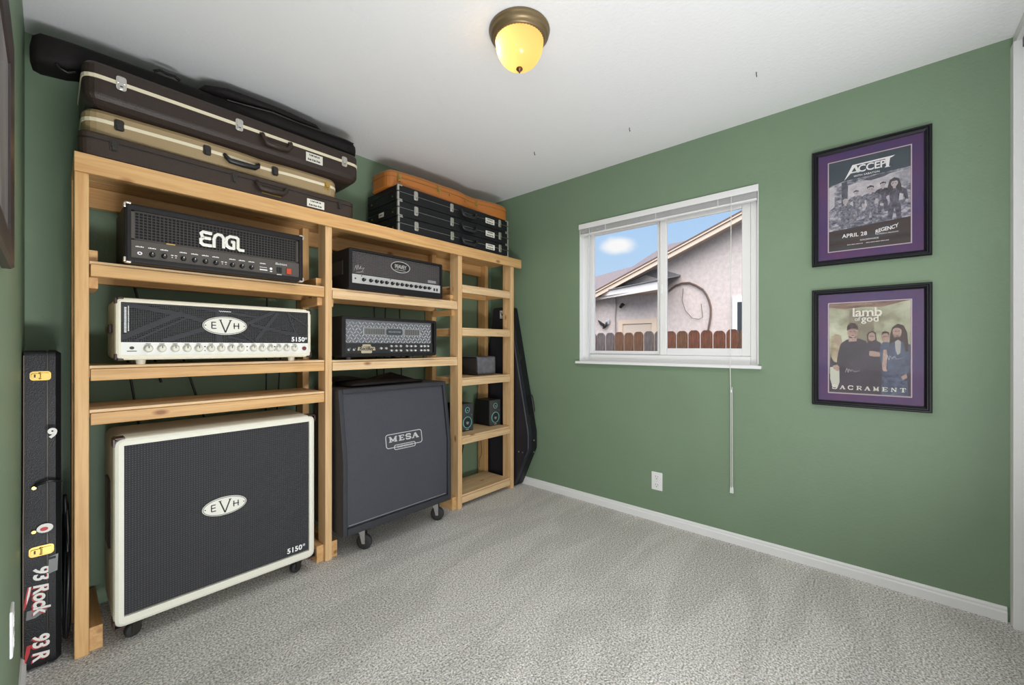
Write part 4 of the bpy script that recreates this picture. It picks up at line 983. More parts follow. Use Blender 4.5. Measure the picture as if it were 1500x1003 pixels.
latch(k6, off, F((0, 2.289, 0), (0, 0, 1), (1, 0, 0), (0, -1, 0)), 1.045, -.019, .034, .052, BRASS)
latch(k6, off, F((0, 2.2262, 0), (0, 0, 1), (1, 0, 0), (0, -1, 0)), .425, -.016, .036, .060, BRASS)
fr = F((-.018, 2.2285, .36), (0, 0, -1), (1, 0, 0), (0, -1, 0))
WST = mat('sticker_white', (.74, .72, .68), .5); RST = mat('sticker_red', (.48, .03, .035), .5)
m = MB().text(fr, 'rock', .078, -.0022, .056, .0012, sx=.92, shear=.15, m=0).text(fr, 'rock', .0755, .001, .056, .0020, sx=.92, shear=.15, m=1)
m.flat(fr, [(.055, -.020), (.085, -.024), (.115, -.032), (.140, -.040), (.110, -.038), (.080, -.034), (.055, -.030)], None, .0014, 0).flat(fr, [(.055, -.022), (.085, -.026), (.115, -.033), (.090, -.032), (.055, -.027)], None, .0020, 1)
m.build('sticker', [RST, WST], k6, off, label='white and red 93 Rock sticker')
fr = F((-.020, 2.2297, .13), (0, 0, -1), (1, 0, 0), (0, -1, 0))
m = MB().text(fr, 'nr', .052, -.0022, .054, .0012, sx=.95, shear=.15, m=0).text(fr, 'nr', .0495, .001, .054, .0020, sx=.95, shear=.15, m=1)
m.flat(fr, [(.030, -.020), (.060, -.024), (.100, -.036), (.060, -.034), (.030, -.030)], None, .0014, 0); m.build('sticker', [RST, WST], k6, off)
fr = FY(0, 2.2290, 0); TAPE = mat('silver_tape', (.17, .18, .18), .4)
MB().flat(fr, [(-.052, .190), (-.050, .220), (-.035, .245), (-.006, .262), (-.004, .205), (-.030, .190)], -.002, .001).build('tape_patch', TAPE, k6, off)
MB().flat(fr, [(-.058, .30), (-.058, .37), (-.045, .372), (-.047, .305)], -.002, .001).build('tape_patch', TAPE, k6, off)
MB().flat(fr, [(.000, .335), (.001, .395), (.024, .40), (.022, .34)], -.004, .0035).build('tape_patch', TAPE, k6, off)
m = MB().flat(FY(0, 2.236, 0), ellipse(.020, .016, 16, -.008, .500), 0, .004, 0); m.flat(FY(0, 2.236, 0), ellipse(.010, .007, 12, -.010, .498), .004, .0046, 1); m.build('sticker', [WST, RST], k6, off)
m = MB().text(FY(0, 2.268, 0), '9', .010, .835, .046, .020); m.build('sticker', WST, k6, off)
h = MB().tube([(-.03, 2.262, .645), (-.028, 2.250, .655), (.0, 2.245, .665), (.02, 2.25, .66), (.03, 2.27, .65)], .005, 6).build('handle', BLACK, k6, off)
for z, y in ((.645, 2.258), (.495, 2.232)): MB().flat(FY(0, y, 0), ellipse(.006, .006, 10, -.034, z), 0, .005).build('rivet', BRASS, k6, off)

# black coffin-shaped case in the far corner
k7 = thing('guitar_case', 'tall black coffin-shaped case leaning in the far corner behind the rack', 'guitar case', (2.59, 2.34, 0)); off = k7.location
frc = F((2.645, 0, 0), (0, -1, 0), (0, 0, 1), (-1, 0, 0))
ol = rpoly([(-2.275, 1.482), (-2.455, 1.482), (-2.597, .46), (-2.597, .33), (-2.50, .003), (-2.215, .003), (-2.062, .33), (-2.062, .46)], .018, 4)
MB().fshell(frc, ol, [(0, .004), (.004, 0), (.070, 0), (.071, .003)]).build('lower_shell', BLKC, k7, off)
MB().fshell(frc, ol, [(.071, .0035), (.076, .0035)]).build('seam_trim', mat('seam_grey', (.06, .06, .07), .4), k7, off)
MB().fshell(frc, ol, [(.076, .003), (.077, 0), (.108, 0), (.115, .006)]).build('lid', mat('navy_black_case', (.014, .015, .024), .45, bump=.3, bscale=300), k7, off)
# the edge facing the room runs from the top corner to the hip
P0, P1 = Vector((2.275, 1.482)), Vector((2.062, .46)); ed = (P0 - P1).normalized(); en = Vector((-ed.y, ed.x))
if en.x > 0: en = -en
fre = F((2.645, P1.x, P1.y), (-1, 0, 0), (0, ed.x, ed.y), (0, en.x, en.y))
for v in (.115, .62): latch(k7, off, fre, .074, v, .034, .050, DARKM)
handle(k7, off, F((2.645 - .045, P1.x, P1.y), (0, ed.x, ed.y), (-1, 0, 0), (0, en.x, en.y)), .16, .30, .0, BLACK, .006, .010, DARKM, out=.032)
P2 = Vector((2.215, .003)); e2 = (P1 + Vector((0, -.13)) - P2).normalized(); 
for z in (.395, .30): MB().cyl((2.60, 2.062, z), (2.60, 2.056, z), .006, 8).build('stud', NIK, k7, off)
for y, z in ((2.16, .30), (2.12, .30)): MB().cyl((2.531, y, z), (2.526, y, z), .006, 8).build('stud', NIK, k7, off)
frf = FX(2.530, 0, 0)
st = MB().fbox(frf, -2.37, -2.315, 1.39, 1.455, 0, .0012).build('sticker', WST, k7, off, label='white square sticker')
m = MB().text(frf, 'evhcase', -2.345, 1.422, .055, .002); m.fbox(frf, -2.365, -2.320, 1.396, 1.401, .0012, .002); m.build('lettering', INK, st, off)

# ================================================================== things on the shelves
def monitor(x0, label):
    w, h, d, y0, z0 = .125, .208, .17, 2.322, .5085
    r = thing('monitor_speaker', label, 'speaker', (x0 + w / 2, y0 + d / 2, z0), 'pair of small monitor speakers'); off = r.location
    MB().box(x0, x0 + w, y0 + .012, y0 + d, z0, z0 + h).build('cabinet', mat('speaker_black', (.010, .010, .010), .5), r, off, bevel=.002)
    MB().box(x0, x0 + w, y0, y0 + .0118, z0, z0 + h).build('baffle', mat('speaker_baffle', (.045, .047, .050), .5), r, off, bevel=.004)
    cx = x0 + w / 2; fr = FY(cx, y0, z0)
    TEAL = mat('teal_ring', (.14, .46, .42), .4); CONE = mat('cone', (.02, .021, .023), .5)
    def ringy(R, t, cz, mt, name):
        m = MB(); L = []
        for rr, dd in ((R - t, -.001), (R - t, .003), (R, .003), (R + .0005, -.001)): L.append([fr.p(rr * math.cos(2 * PI * k / 32), cz + rr * math.sin(2 * PI * k / 32), dd) for k in range(32)])
        m.loops(L, 0, False, False, True); return m.build(name, mt, r, off)
    ringy(.044, .0045, .066, TEAL, 'woofer_ring'); ringy(.022, .0035, .160, TEAL, 'tweeter_ring')
    def cone(R, cz, name, cap):
        m = MB(); L = []
        for rr, dd in ((R, .001), (R * .86, .003), (R * .76, .0005), (R * .32, .0012), (R * .30, .003), (R * .15, .006), (R * .03, .007)): L.append([fr.p(rr * math.cos(2 * PI * k / 28), cz + rr * math.sin(2 * PI * k / 28), dd) for k in range(28)])
        m.loops(L, 0, False, True, True); m.build(name, CONE, r, off)
    cone(.0395, .066, 'woofer', .3); cone(.0185, .160, 'tweeter', .3)
    for cz, R_ in ((.062, .013), (.158, .007)):
        MB().fshell(fr, ellipse(R_, R_, 16, 0, cz), [(.002, 0), (.006, .001), (.0085, R_ * .45)], smooth=True).build('highlight_cap', mat('highlight_cap', (.20, .22, .24), .3), r, off)  # dust caps whose pale grey paints in the highlight on the cones
    MB().flat(fr, rrect(.030, .006, .002, 3, 0, .012), 0, .001).build('maker_plate', mat('plate_pale', (.35, .42, .40), .4), r, off)
    MB().flat(fr, ellipse(.003, .003, 8, .045, .120), 0, .002).build('pilot_lamp', TEAL, r, off)
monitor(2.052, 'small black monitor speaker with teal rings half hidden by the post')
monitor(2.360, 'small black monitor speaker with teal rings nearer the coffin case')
k8 = thing('camera_bag', 'small dark bag with grey fabric flap on the narrow shelf', 'bag', (2.295, 2.43, .927)); off = k8.location
loft(MB(), [(2.196, 2.31, 2.55, .935, 1.055), (2.20, 2.302, 2.56, .929, 1.066), (2.29, 2.300, 2.56, .9285, 1.070), (2.385, 2.302, 2.56, .929, 1.064), (2.39, 2.31, 2.55, .935, 1.052)], 24, .25).build('body', mat('bag_brown_black', (.030, .025, .024), .7, bump=.3, bscale=150), k8, off)
GREYF = mat('grey_fabric', (.13, .13, .145), .85, bump=.6, bscale=70, var=.15, vscale=30)
m = MB(); nU, nV = 16, 14; V = []; Fc = []
prof = [(2.50, 1.0735), (2.42, 1.0755), (2.34, 1.075), (2.305, 1.073), (2.296, 1.064), (2.2935, 1.045), (2.292, 1.02), (2.2915, .99), (2.292, .955), (2.2925, .932)]
for i in range(nU + 1):
    u = i / nU; x = 2.193 + (2.394 - 2.193) * u
    for j, (y, z) in enumerate(prof):
        k = j / (len(prof) - 1); rip = .004 * math.sin(u * 17 + j * .5) * k
        notch = .020 if (j > 6 and abs(u - .52) < .04) else 0
        V.append((x, y + rip + notch * .5, z - .004 * math.sin(u * PI * 1.0) * (1 - k)))
n = len(prof)
for i in range(nU):
    for j in range(n - 1): Fc.append((i * n + j, i * n + j + 1, (i + 1) * n + j + 1, (i + 1) * n + j))
m.add(V, Fc, 0, True); fl = m.build('flap', GREYF, k8, off); sm_ = fl.modifiers.new('thickness', 'SOLIDIFY'); sm_.thickness = .004; sm_.offset = -1
# soft black pad on the slanted cabinet
k9 = thing('soft_case', 'flat soft black pad folded on top of the slanted cabinet', 'soft case', (1.40, 2.33, .92)); off = k9.location
loft(MB(), [(1.125, 2.22, 2.40, .924, .932), (1.14, 2.20, 2.43, .921, .945), (1.25, 2.195, 2.44, .921, .950), (1.45, 2.205, 2.44, .921, .946), (1.62, 2.215, 2.43, .921, .938), (1.64, 2.24, 2.41, .924, .931)], 20, .5).build('pad', NYL, k9, off)
loft(MB(), [(1.10, 2.36, 2.45, .946, .952), (1.12, 2.33, 2.455, .944, .972), (1.20, 2.33, 2.455, .945, .974), (1.30, 2.35, 2.45, .945, .958)], 16, .6).build('rolled_edge', NYL, k9, off)
m = MB().add([(1.33, 2.30, .944), (1.62, 2.30, .938), (1.62, 2.44, .938), (1.33, 2.44, .944), (1.48, 2.36, .985), (1.50, 2.40, .985)], [(0, 1, 4), (1, 2, 5, 4), (2, 3, 5), (3, 0, 4, 5), (3, 2, 1, 0)]); m.build('raised_fold', NYL, k9, off, bevel=.006)
# cables
def cable(pts, label, r=.0035, mt=None):
    P = [Vector(p) for p in pts]; Q = []
    for i in range(len(P) - 1):
        p0, p1, p2, p3 = P[max(i - 1, 0)], P[i], P[i + 1], P[min(i + 2, len(P) - 1)]
        for k in range(6):
            t = k / 6; Q.append(.5 * ((2 * p1) + (p2 - p0) * t + (2 * p0 - 5 * p1 + 4 * p2 - p3) * t * t + (3 * p1 - p0 - 3 * p2 + p3) * t ** 3))
    Q.append(P[-1])
    tag(MB().tube(Q, r, 6).build('power_cable', mt or BLACK), label, 'cable', 'cables hanging behind the rack')
YC = 2.530
def drop(x0, z0, x1, z1, label, r, y=YC):
    cable([(x0, 2.47, z0), (x0 + (x1 - x0) * .05, y - .01, z0 - .02), (x0 + (x1 - x0) * .4, y, z0 + (z1 - z0) * .4), (x0 + (x1 - x0) * .8, y + .01, z0 + (z1 - z0) * .8), (x1, y + .02, z1)], label, r)
drop(.235, 1.55, .36, .98, 'black cable slanting behind the charcoal head at the left post', .0055, 2.555)
drop(.225, 1.16, .33, .40, 'black cable behind the ivory head nearest the left post', .005)
drop(.40, 1.20, .64, .40, 'black cable hanging below the middle of the ivory head', .005)
drop(.805, 1.55, .80, .40, 'black cable dropping straight down behind the ivory head', .004)
drop(.88, 1.20, .835, .40, 'black cable near the middle post behind the ivory head', .004)
drop(1.445, 1.54, 1.515, .40, 'left black cable behind the diamond plate head', .0045)
drop(1.56, 1.54, 1.535, .40, 'second black cable behind the diamond plate head', .0045, 2.555)
drop(1.645, 1.54, 1.70, .40, 'right black cable behind the diamond plate head', .0045)
cable([(2.425, 2.49, .56), (2.45, 2.52, .50), (2.44, 2.525, .42), (2.462, 2.53, .33), (2.458, 2.52, .24), (2.435, 2.525, .18), (2.445, 2.53, .12)], 'thin reddish cable hanging beside the coffin case', .0025, mat('red_brown_cord', (.20, .07, .05), .6))
cable([(2.255, 2.50, .60), (2.29, 2.55, .40), (2.27, 2.594, .16), (2.20, 2.596, .125), (2.10, 2.596, .110), (1.98, 2.596, .10)], 'dark cable running along the wall above the lowest narrow shelf', .005)
# coil of cable on the floor by the left post
m = MB()
for q in range(8):
    pts = [(.0475 + .002 * math.sin(q * 2.3) + .005 * math.cos(a * PI / 10), 2.31 + .010 * q + .06 * math.sin(a * PI / 10 + q), .21 + .018 * q + (.16 + .012 * q) * math.cos(a * PI / 10 + q * .4)) for a in range(21)]
    m.tube(pts, .0055, 6)
for p in m.v: p.z = max(p.z, .006)
tag(m.build('cable_coil', BLACK), 'tangled black cable coil standing between the stickered case and left post', 'cable')

# ================================================================== framed posters
def noise_print(name, stops, scale=30, stretch=(1, 1, 1), detail=6):
    m = bpy.data.materials.new(name); m.use_nodes = True; t = m.node_tree; t.nodes.clear()
    out = N(t, 'ShaderNodeOutputMaterial'); b_ = N(t, 'ShaderNodeBsdfPrincipled'); b_.inputs['Roughness'].default_value = .5
    tcn = N(t, 'ShaderNodeTexCoord'); mp = N(t, 'ShaderNodeMapping'); mp.inputs['Scale'].default_value = stretch; t.links.new(tcn.outputs['Object'], mp.inputs[0])
    n = N(t, 'ShaderNodeTexNoise'); n.inputs['Scale'].default_value = scale; n.inputs['Detail'].default_value = detail; n.inputs['Roughness'].default_value = .65; t.links.new(mp.outputs[0], n.inputs['Vector'])
    cr = N(t, 'ShaderNodeValToRGB'); el = cr.color_ramp.elements
    el[0].position, el[0].color = stops[0][0], (*stops[0][1], 1); el[1].position, el[1].color = stops[-1][0], (*stops[-1][1], 1)
    for p, c in stops[1:-1]: e = el.new(p); e.color = (*c, 1)
    t.links.new(n.outputs['Fac'], cr.inputs[0]); t.links.new(cr.outputs[0], b_.inputs['Base Color']); t.links.new(b_.outputs[0], out.inputs[0]); return m
FRAMEB = mat('frame_black', (.007, .007, .010), .35, spec=.25)
PURPLE = noise_print('purple_mat_board', [(.30, (.042, .022, .105)), (.70, (.085, .020, .090))], 6)
PGLASS = glass('picture_glass', .005)
def framed(fr, w, h, label, fw=.026, pw=.302, ph=.452, pu=0.0, pv=0.0, mat_b=None):
    r = thing('framed_poster', label, 'framed poster', tuple(fr.O), None); off = r.location
    m = MB(); o_ = [(-w / 2, -h / 2), (w / 2, -h / 2), (w / 2, h / 2), (-w / 2, h / 2)]
    rings = [(0, 0), (.020, 0), (.026, .004), (.026, .010), (.021, .013), (.021, .017), (.014, fw), (.004, fw)]
    L = [[fr.p(x, y, d) for x, y in inset(o_, i)] for d, i in rings]
    m.loops(L, 0, True, False); m.build('frame', FRAMEB, r, off)
    MB().fbox(fr, -w / 2 + fw - .002, w / 2 - fw + .002, -h / 2 + fw - .002, h / 2 - fw + .002, .003, .0075).build('mat_board', mat_b or PURPLE, r, off)
    MB().fbox(fr, -w / 2 + fw - .001, w / 2 - fw + .001, -h / 2 + fw - .001, h / 2 - fw + .001, .0125, .0138).build('pane', PGLASS, r, off)
    if pw:
        m = MB(); q = .004
        for (a, b2, c, d) in ((pu - pw / 2 - q, pu + pw / 2 + q, pv + ph / 2, pv + ph / 2 + q), (pu - pw / 2 - q, pu + pw / 2 + q, pv - ph / 2 - q, pv - ph / 2), (pu - pw / 2 - q, pu - pw / 2, pv - ph / 2, pv + ph / 2), (pu + pw / 2, pu + pw / 2 + q, pv - ph / 2, pv + ph / 2)): m.fbox(fr, a, b2, c, d, .0070, .0088)
        m.build('mat_edge', mat('mat_bevel', (.48, .38, .40), .6), r, off)
    return r, off
def person(m, u, v, s, mats, hair=0, wide=1.0, tilt=0.0, legs=True):
    """a small printed figure: mats = (dark clothing, skin, hair)"""
    c, sn = math.cos(tilt), math.sin(tilt)
    def T(pts): return [(u + (a * c - b_ * sn) * s, v + (a * sn + b_ * c) * s) for a, b_ in pts]
    body = [(-.09 * wide, -.02), (-.11 * wide, .20), (-.19 * wide, .16), (-.23 * wide, -.03), (-.29 * wide, .0), (-.26 * wide, .26), (-.17 * wide, .36), (-.05, .40), (.05, .40), (.17 * wide, .36), (.26 * wide, .26), (.29 * wide, .0), (.23 * wide, -.03), (.19 * wide, .16), (.11 * wide, .20), (.09 * wide, -.02)]
    if legs: body = body[:1] + [] + body[1:] + [(.13, -.10), (.15, -.52), (.05, -.52), (.0, -.16), (-.05, -.52), (-.15, -.52), (-.13, -.10)]
    m.flat(fr_, T(body), None, D[0], mats[0]); D[0] += .00004
    if hair: m.flat(fr_, T([(-.10, .62), (0, .68), (.10, .62), (.14, .45), (.16, .22), (.07, .30), (0, .42), (-.07, .30), (-.16, .22), (-.14, .45)]), None, D[0], mats[2]); D[0] += .00004
    m.flat(fr_, T(ellipse(.075, .105, 14, 0, .515)), None, D[0], mats[1]); D[0] += .00004
    m.flat(fr_, T([(-.08, .53), (-.085, .60), (0, .645), (.085, .60), (.08, .53), (.05, .575), (-.05, .575)]), None, D[0], mats[2]); D[0] += .00004
    for sx in (-1, 1): m.flat(fr_, T(ellipse(.035, .045, 8, sx * .26 * wide, -.04)), None, D[0], mats[1])
    m.flat(fr_, T([(-.035, .425), (.035, .425), (.03, .36), (-.03, .36)]), None, D[0], mats[1]); D[0] += .00004
    m.flat(fr_, T([(-.045, .505), (-.012, .505), (-.012, .52), (-.045, .52)]), None, D[0], mats[2]); m.flat(fr_, T([(.012, .505), (.045, .505), (.045, .52), (.012, .52)]), None, D[0], mats[2]); D[0] += .00004

# upper poster
fr_ = FX(XR, .022, 1.8635); D = [.0080]
p1, off = framed(fr_, .440, .593, 'framed ACCEPT concert poster in purple mat, the upper of two', pv=-.001)
G1 = noise_print('print_slate', [(.3, (.028, .040, .052)), (.7, (.05, .066, .080))], 12)
MB().fbox(fr_, -.150, .150, -.226, .224, .0074, .0078).build('print', noise_print('print_black', [(.3, (.020, .016, .020)), (.5, (.045, .028, .026)), (.7, (.03, .05, .065))], 5, (1, .6, 5)), p1, off)
MB().fbox(fr_, -.150, .150, .100, .224, .0076, .0079).build('print_sky', G1, p1, off)
PH = noise_print('print_ruins', [(.34, (.03, .03, .045)), (.48, (.15, .15, .19)), (.58, (.34, .32, .36)), (.72, (.55, .52, .55))], 34, (1, 1, 1.6))
MB().flat(fr_, [(-.150, -.125), (-.150, .105), (-.09, .120), (.150, .128), (.150, -.105)], .0076, .0080).build('band_photo', PH, p1, off)
PW_ = noise_print('print_pale_wall', [(.30, (.30, .28, .31)), (.72, (.56, .52, .54))], 30)
m = MB().flat(fr_, [(-.075, -.02), (-.075, .095), (.125, .118), (.125, -.02)], .0078, .00812, 0)
m.flat(fr_, [(-.150, .10), (-.128, .106), (-.128, .0), (-.150, -.02)], None, .00813, 0)
m.flat(fr_, [(-.100, .115), (-.078, .118), (-.078, -.01), (-.100, -.01)], None, .00816, 1).flat(fr_, [(-.02, .108), (.03, .120), (.09, .118), (.06, .105), (.01, .098)], None, .00816, 1).flat(fr_, [(.100, .11), (.150, .12), (.150, .05), (.100, .04)], None, .00816, 2)
m.build('print_buildings', [PW_, noise_print('print_shadow', [(.3, (.03, .035, .05)), (.7, (.11, .11, .14))], 40), noise_print('print_grey', [(.3, (.16, .16, .19)), (.7, (.42, .40, .43))], 40)], p1, off)
D[0] = .0083; m = MB(); CLIP = (-.150, .150, -.125, .14)
CLO = noise_print('print_clothes', [(.35, (.020, .018, .026)), (.65, (.13, .12, .16))], 70); SKN = noise_print('print_skin', [(.3, (.25, .21, .22)), (.7, (.50, .44, .44))], 60); HAI = mat('print_hair', (.05, .04, .05), .5); VST = noise_print('print_vest', [(.35, (.05, .05, .07)), (.65, (.24, .23, .27))], 90)
person(m, -.044, -.010, .115, (3, 1, 2)); person(m, .055, .000, .125, (0, 1, 2)); person(m, .095, -.022, .165, (0, 1, 2), 1)
person(m, .010, -.022, .150, (3, 1, 2)); person(m, -.085, -.052, .130, (3, 1, 1)); person(m, -.052, -.080, .045, (3, 1, 2), 0, 1.4)
CLIP = None
m.build('band_figures', [CLO, SKN, HAI, VST], p1, off)
# title with its pointed first and last letters
m = MB(); ub, vb, dA = -.087 + .02, .148, .0081
sl = .0
def TA(pts): return [(a, c) for a, c in pts]
m.flat(fr_, [(-.090, .122), (-.058, .192), (-.044, .192), (-.030, .150), (-.040, .150), (-.050, .178), (-.066, .150)], None, dA).flat(fr_, [(-.062, .158), (-.038, .158), (-.036, .152), (-.066, .152)], None, dA)
m.flat(fr_, [(-.058, .192), (.098, .196), (.086, .188), (-.056, .186)], None, dA + .0001)
m.flat(fr_, [(.062, .190), (.092, .194), (.080, .186), (.076, .150), (.082, .146), (.060, .146), (.066, .152)], None, dA)
m.text(fr_, 'ACCEPT', .014, .165, .048, dA, sx=.92)
m.text(fr_, 'with', -.005, .134, .0125, dA, sx=1.0)
m.text(fr_, 'april', -.050, -.157, .026, dA, sx=.92).text(fr_, 'regency', .068, -.148, .025, dA, sx=.76, wave=lambda x: .25 * x * abs(x) / .04).text(fr_, 'ballroom', .068, -.168, .0085, dA, sx=.8).text(fr_, 'doors', .005, -.186, .010, dA)
for q in range(26):
    if q not in (10, 11): m.fbox(fr_, -.078 + q * .0060, -.078 + q * .0060 + .0045 - (q % 3) * .0009, -.2040, -.2012, dA - .0002, dA)
m.build('lettering', mat('print_white', (.72, .70, .70), .5), p1, off)

# lower poster
fr_ = FX(XR, .0215, 1.1475); D = [.0083]
p2, off = framed(fr_, .440, .593, 'framed lamb of god SACRAMENT poster in purple mat, the lower of two', pv=-.003)
MB().fbox(fr_, -.150, .150, -.228, .222, .0074, .0078).build('print', noise_print('print_plaster', [(.32, (.16, .15, .09)), (.5, (.36, .36, .25)), (.68, (.52, .53, .40))], 9), p2, off)
m = MB().flat(fr_, [(-.150, .222), (-.150, .205), (-.09, .190), (-.02, .200), (.05, .195), (.11, .212), (.150, .222)], None, .0080, 0)
m.flat(fr_, [(-.070, .19), (-.078, -.1), (.03, -.1), (.02, .17)], None, .0079, 1); m.build('print_background', [noise_print('print_rust', [(.3, (.10, .05, .04)), (.7, (.32, .22, .16))], 20, (1, .4, 3)), noise_print('print_brown_wall', [(.3, (.14, .12, .08)), (.7, (.27, .24, .17))], 16)], p2, off)
DK = noise_print('print_dark_clothes', [(.3, (.030, .022, .032)), (.7, (.060, .045, .062))], 14); SK2 = noise_print('print_skin_warm', [(.3, (.24, .15, .12)), (.7, (.46, .32, .27))], 50); HA2 = mat('print_hair_dark', (.050, .030, .025), .5)
BLN = noise_print('print_blond', [(.3, (.22, .17, .10)), (.7, (.50, .42, .28))], 40); DEN = noise_print('print_denim', [(.3, (.025, .028, .05)), (.7, (.11, .13, .20))], 60); WHT = mat('print_offwhite', (.50, .50, .42), .5)
m = MB(); CLIP = (-.150, .150, -.228, .222)
def G(pts, mi):
    m.flat(fr_, [((x - 475) / 535 * .30, (505 - y) / 610 * .45) for x, y in pts], None, D[0], mi); D[0] += .00004
def GE(cx, cy, rx, ry, mi): G([(cx + rx * math.cos(2 * PI * k / 18), cy + ry * math.sin(2 * PI * k / 18)) for k in range(18)], mi)
# two at the back
G([(470, 640), (462, 500), (478, 462), (520, 455), (560, 475), (566, 640)], 0); G([(468, 420), (480, 402), (505, 396), (528, 410), (532, 470), (520, 450), (482, 450), (470, 470)], 2); GE(500, 436, 24, 30, 1); G([(480, 447), (500, 468), (521, 447), (510, 470), (490, 470)], 2)
G([(474, 532), (500, 526), (556, 538), (560, 562), (520, 566), (476, 556)], 1)
G([(556, 640), (552, 500), (572, 470), (604, 468), (640, 500), (640, 640)], 4); GE(587, 438, 26, 33, 1); G([(562, 430), (566, 405), (588, 398), (610, 406), (612, 432), (600, 414), (574, 414)], 2)
# dark lower part of the group
G([(208, 812), (208, 690), (300, 620), (470, 600), (560, 610), (640, 600), (745, 640), (745, 812)], 0)
# blond on the left
G([(212, 640), (218, 540), (240, 500), (300, 505), (310, 640)], 0); G([(222, 570), (216, 470), (226, 430), (256, 412), (290, 424), (300, 470), (292, 520), (268, 560), (262, 610), (240, 600)], 3); GE(268, 462, 16, 26, 1)
G([(216, 640), (300, 640), (296, 700), (268, 780), (232, 780), (214, 720)], 5); G([(232, 630), (296, 622), (298, 648), (240, 656)], 1)
# right: long hair, patterned shirt, jeans
G([(556, 520), (574, 486), (632, 462), (700, 462), (745, 490), (745, 660), (570, 660)], 4); G([(612, 500), (616, 420), (632, 372), (664, 352), (700, 364), (722, 410), (730, 520), (712, 540), (700, 470), (630, 470)], 2)
G([(646, 470), (664, 452), (684, 468), (680, 540), (662, 552), (650, 520)], 6); GE(660, 405, 28, 42, 1); G([(640, 424), (660, 462), (682, 424), (672, 436), (648, 436)], 2); G([(630, 388), (642, 366), (664, 356), (690, 372), (690, 392), (668, 378), (648, 380)], 2)
G([(574, 520), (594, 518), (600, 560), (592, 640), (604, 668), (584, 676), (566, 640)], 1); G([(566, 660), (720, 660), (728, 812), (560, 812)], 4); G([(684, 690), (716, 670), (722, 694), (696, 712)], 1)
# the big man in front
G([(262, 640), (272, 540), (290, 480), (330, 452), (410, 444), (462, 462), (484, 510), (482, 600), (500, 760), (282, 760), (280, 660)], 0)
GE(372, 400, 36, 48, 1); G([(332, 390), (336, 356), (360, 338), (392, 342), (408, 366), (410, 388), (372, 376)], 2); G([(346, 426), (372, 452), (400, 424), (388, 446), (358, 448)], 2); G([(346, 442), (398, 440), (402, 462), (344, 466)], 1); G([(250, 640), (262, 620), (282, 640), (274, 668), (254, 664)], 1)
for cx, cy in ((360, 398), (386, 396), (650, 402), (672, 400), (493, 432), (508, 432), (580, 434), (596, 434)): GE(cx, cy, 5.5, 3, 2)
for cx, cy in ((372, 424), (661, 428)): GE(cx, cy, 9, 3, 2)
CLIP = None
m.build('band_figures', [DK, SK2, HA2, BLN, DEN, WHT, mat('print_shirt', (.34, .33, .31), .5)], p2, off)
m = MB(); dB = .0102
m.text(fr_, 'lamb', -.004, .172, .060, dB, sx=1.02).text(fr_, 'of', -.040, .140, .028, dB + .0002).text(fr_, 'god', .008, .140, .044, dB + .0001, sx=1.0)
for a in (-.049, -.026, .0, .026, .044): m.fbox(fr_, a - .006, a + .004, .1525, .1555, dB, dB + .0003)
for i, ch in enumerate('SACRAMENT'):
    for pts, tt in slab(ch, -.128 + i * .0315, -.200, .018, .018, .0040): m.stroke(fr_, pts, tt, dB, dB + .0003)
m.build('lettering', mat('print_cream', (.66, .63, .56), .5), p2, off)
m = MB()
for (u0, v0, k) in ((-.086, -.125, 1.0), (.062, -.060, 1.15)):
    sg_ = [(0, 0), (.006, .022), (.012, .0), (.014, .018), (.022, .006), (.028, .016), (.036, .004), (.058, .012)]
    m.stroke(fr_, [(u0 + a * k, v0 + c * k) for a, c in sg_], .0014, dB, dB + .0003)
m.build('signature', mat('silver_pen', (.45, .44, .46), .4), p2, off)

# grey picture on the left wall, cut by the frame edge
fr_ = FL(XL, 1.075, 1.548)
p3 = thing('framed_poster', 'dark framed grey picture hanging on the left wall beside the doorway', 'framed poster', tuple(fr_.O)); off = p3.location
o_ = [(-.285, -.233), (.285, -.233), (.285, .233), (-.285, .233)]
MB().loops([[fr_.p(x, y, d) for x, y in inset(o_, i)] for d, i in ((0, 0), (.012, 0), (.017, .004), (.017, .012), (.014, .060), (.010, .062))], 0, True, False).build('frame', mat('frame_dark_brown', (.022, .016, .016), .4), p3, off)
MB().fbox(fr_, -.226, .226, -.174, .174, .008, .0105).build('print', noise_print('grey_print', [(.3, (.10, .09, .09)), (.5, (.20, .185, .19)), (.7, (.30, .28, .285))], 6, (1, 1, .35)), p3, off)
MB().fbox(fr_, -.225, .225, -.173, .173, .0112, .0122).build('pane', PGLASS, p3, off)

# ================================================================== outside the window
FEN = [noise_print('fence_red', [(.3, (.05, .018, .012)), (.7, (.21, .075, .038))], 9, (6, 6, .8)), noise_print('fence_brown', [(.3, (.05, .024, .014)), (.7, (.19, .085, .038))], 9, (6, 6, .8)), noise_print('fence_grey', [(.3, (.05, .038, .036)), (.7, (.16, .125, .12))], 9, (6, 6, .8))]
GZ = -.35
fe = thing('fence', 'weathered round-topped wooden picket fence outside the window', 'fence', (5.3, 2.4, GZ)); off = fe.location
protos = []
y = -.2; i = 0
ptop = [(-.066, GZ), (.066, GZ), (.066, 1.295), (.062, 1.318), (.048, 1.340), (.028, 1.352), (-.028, 1.352), (-.048, 1.340), (-.062, 1.318), (-.066, 1.295)]
order = [0, 2, 1, 0, 2, 0, 1, 2, 0, 1]
for k in range(3):
    fr = FX(0, 0, 0); protos.append(MB().flat(fr, ptop, 0, .018))
cache = {}
while y < 5.0:
    k = order[(i * 7 + i // 3) % 10]
    if k not in cache:
        o = protos[k].build('picket', FEN[k], fe, (0, 0, GZ), bevel=.002, seg=1); cache[k] = o
    else: o = link_copy(cache[k], fe, (0, 0, 0))
    o.location = (random.uniform(-.003, .003), y - off[1], random.uniform(-.012, .008)); y += .1435 + random.uniform(-.002, .002); i += 1
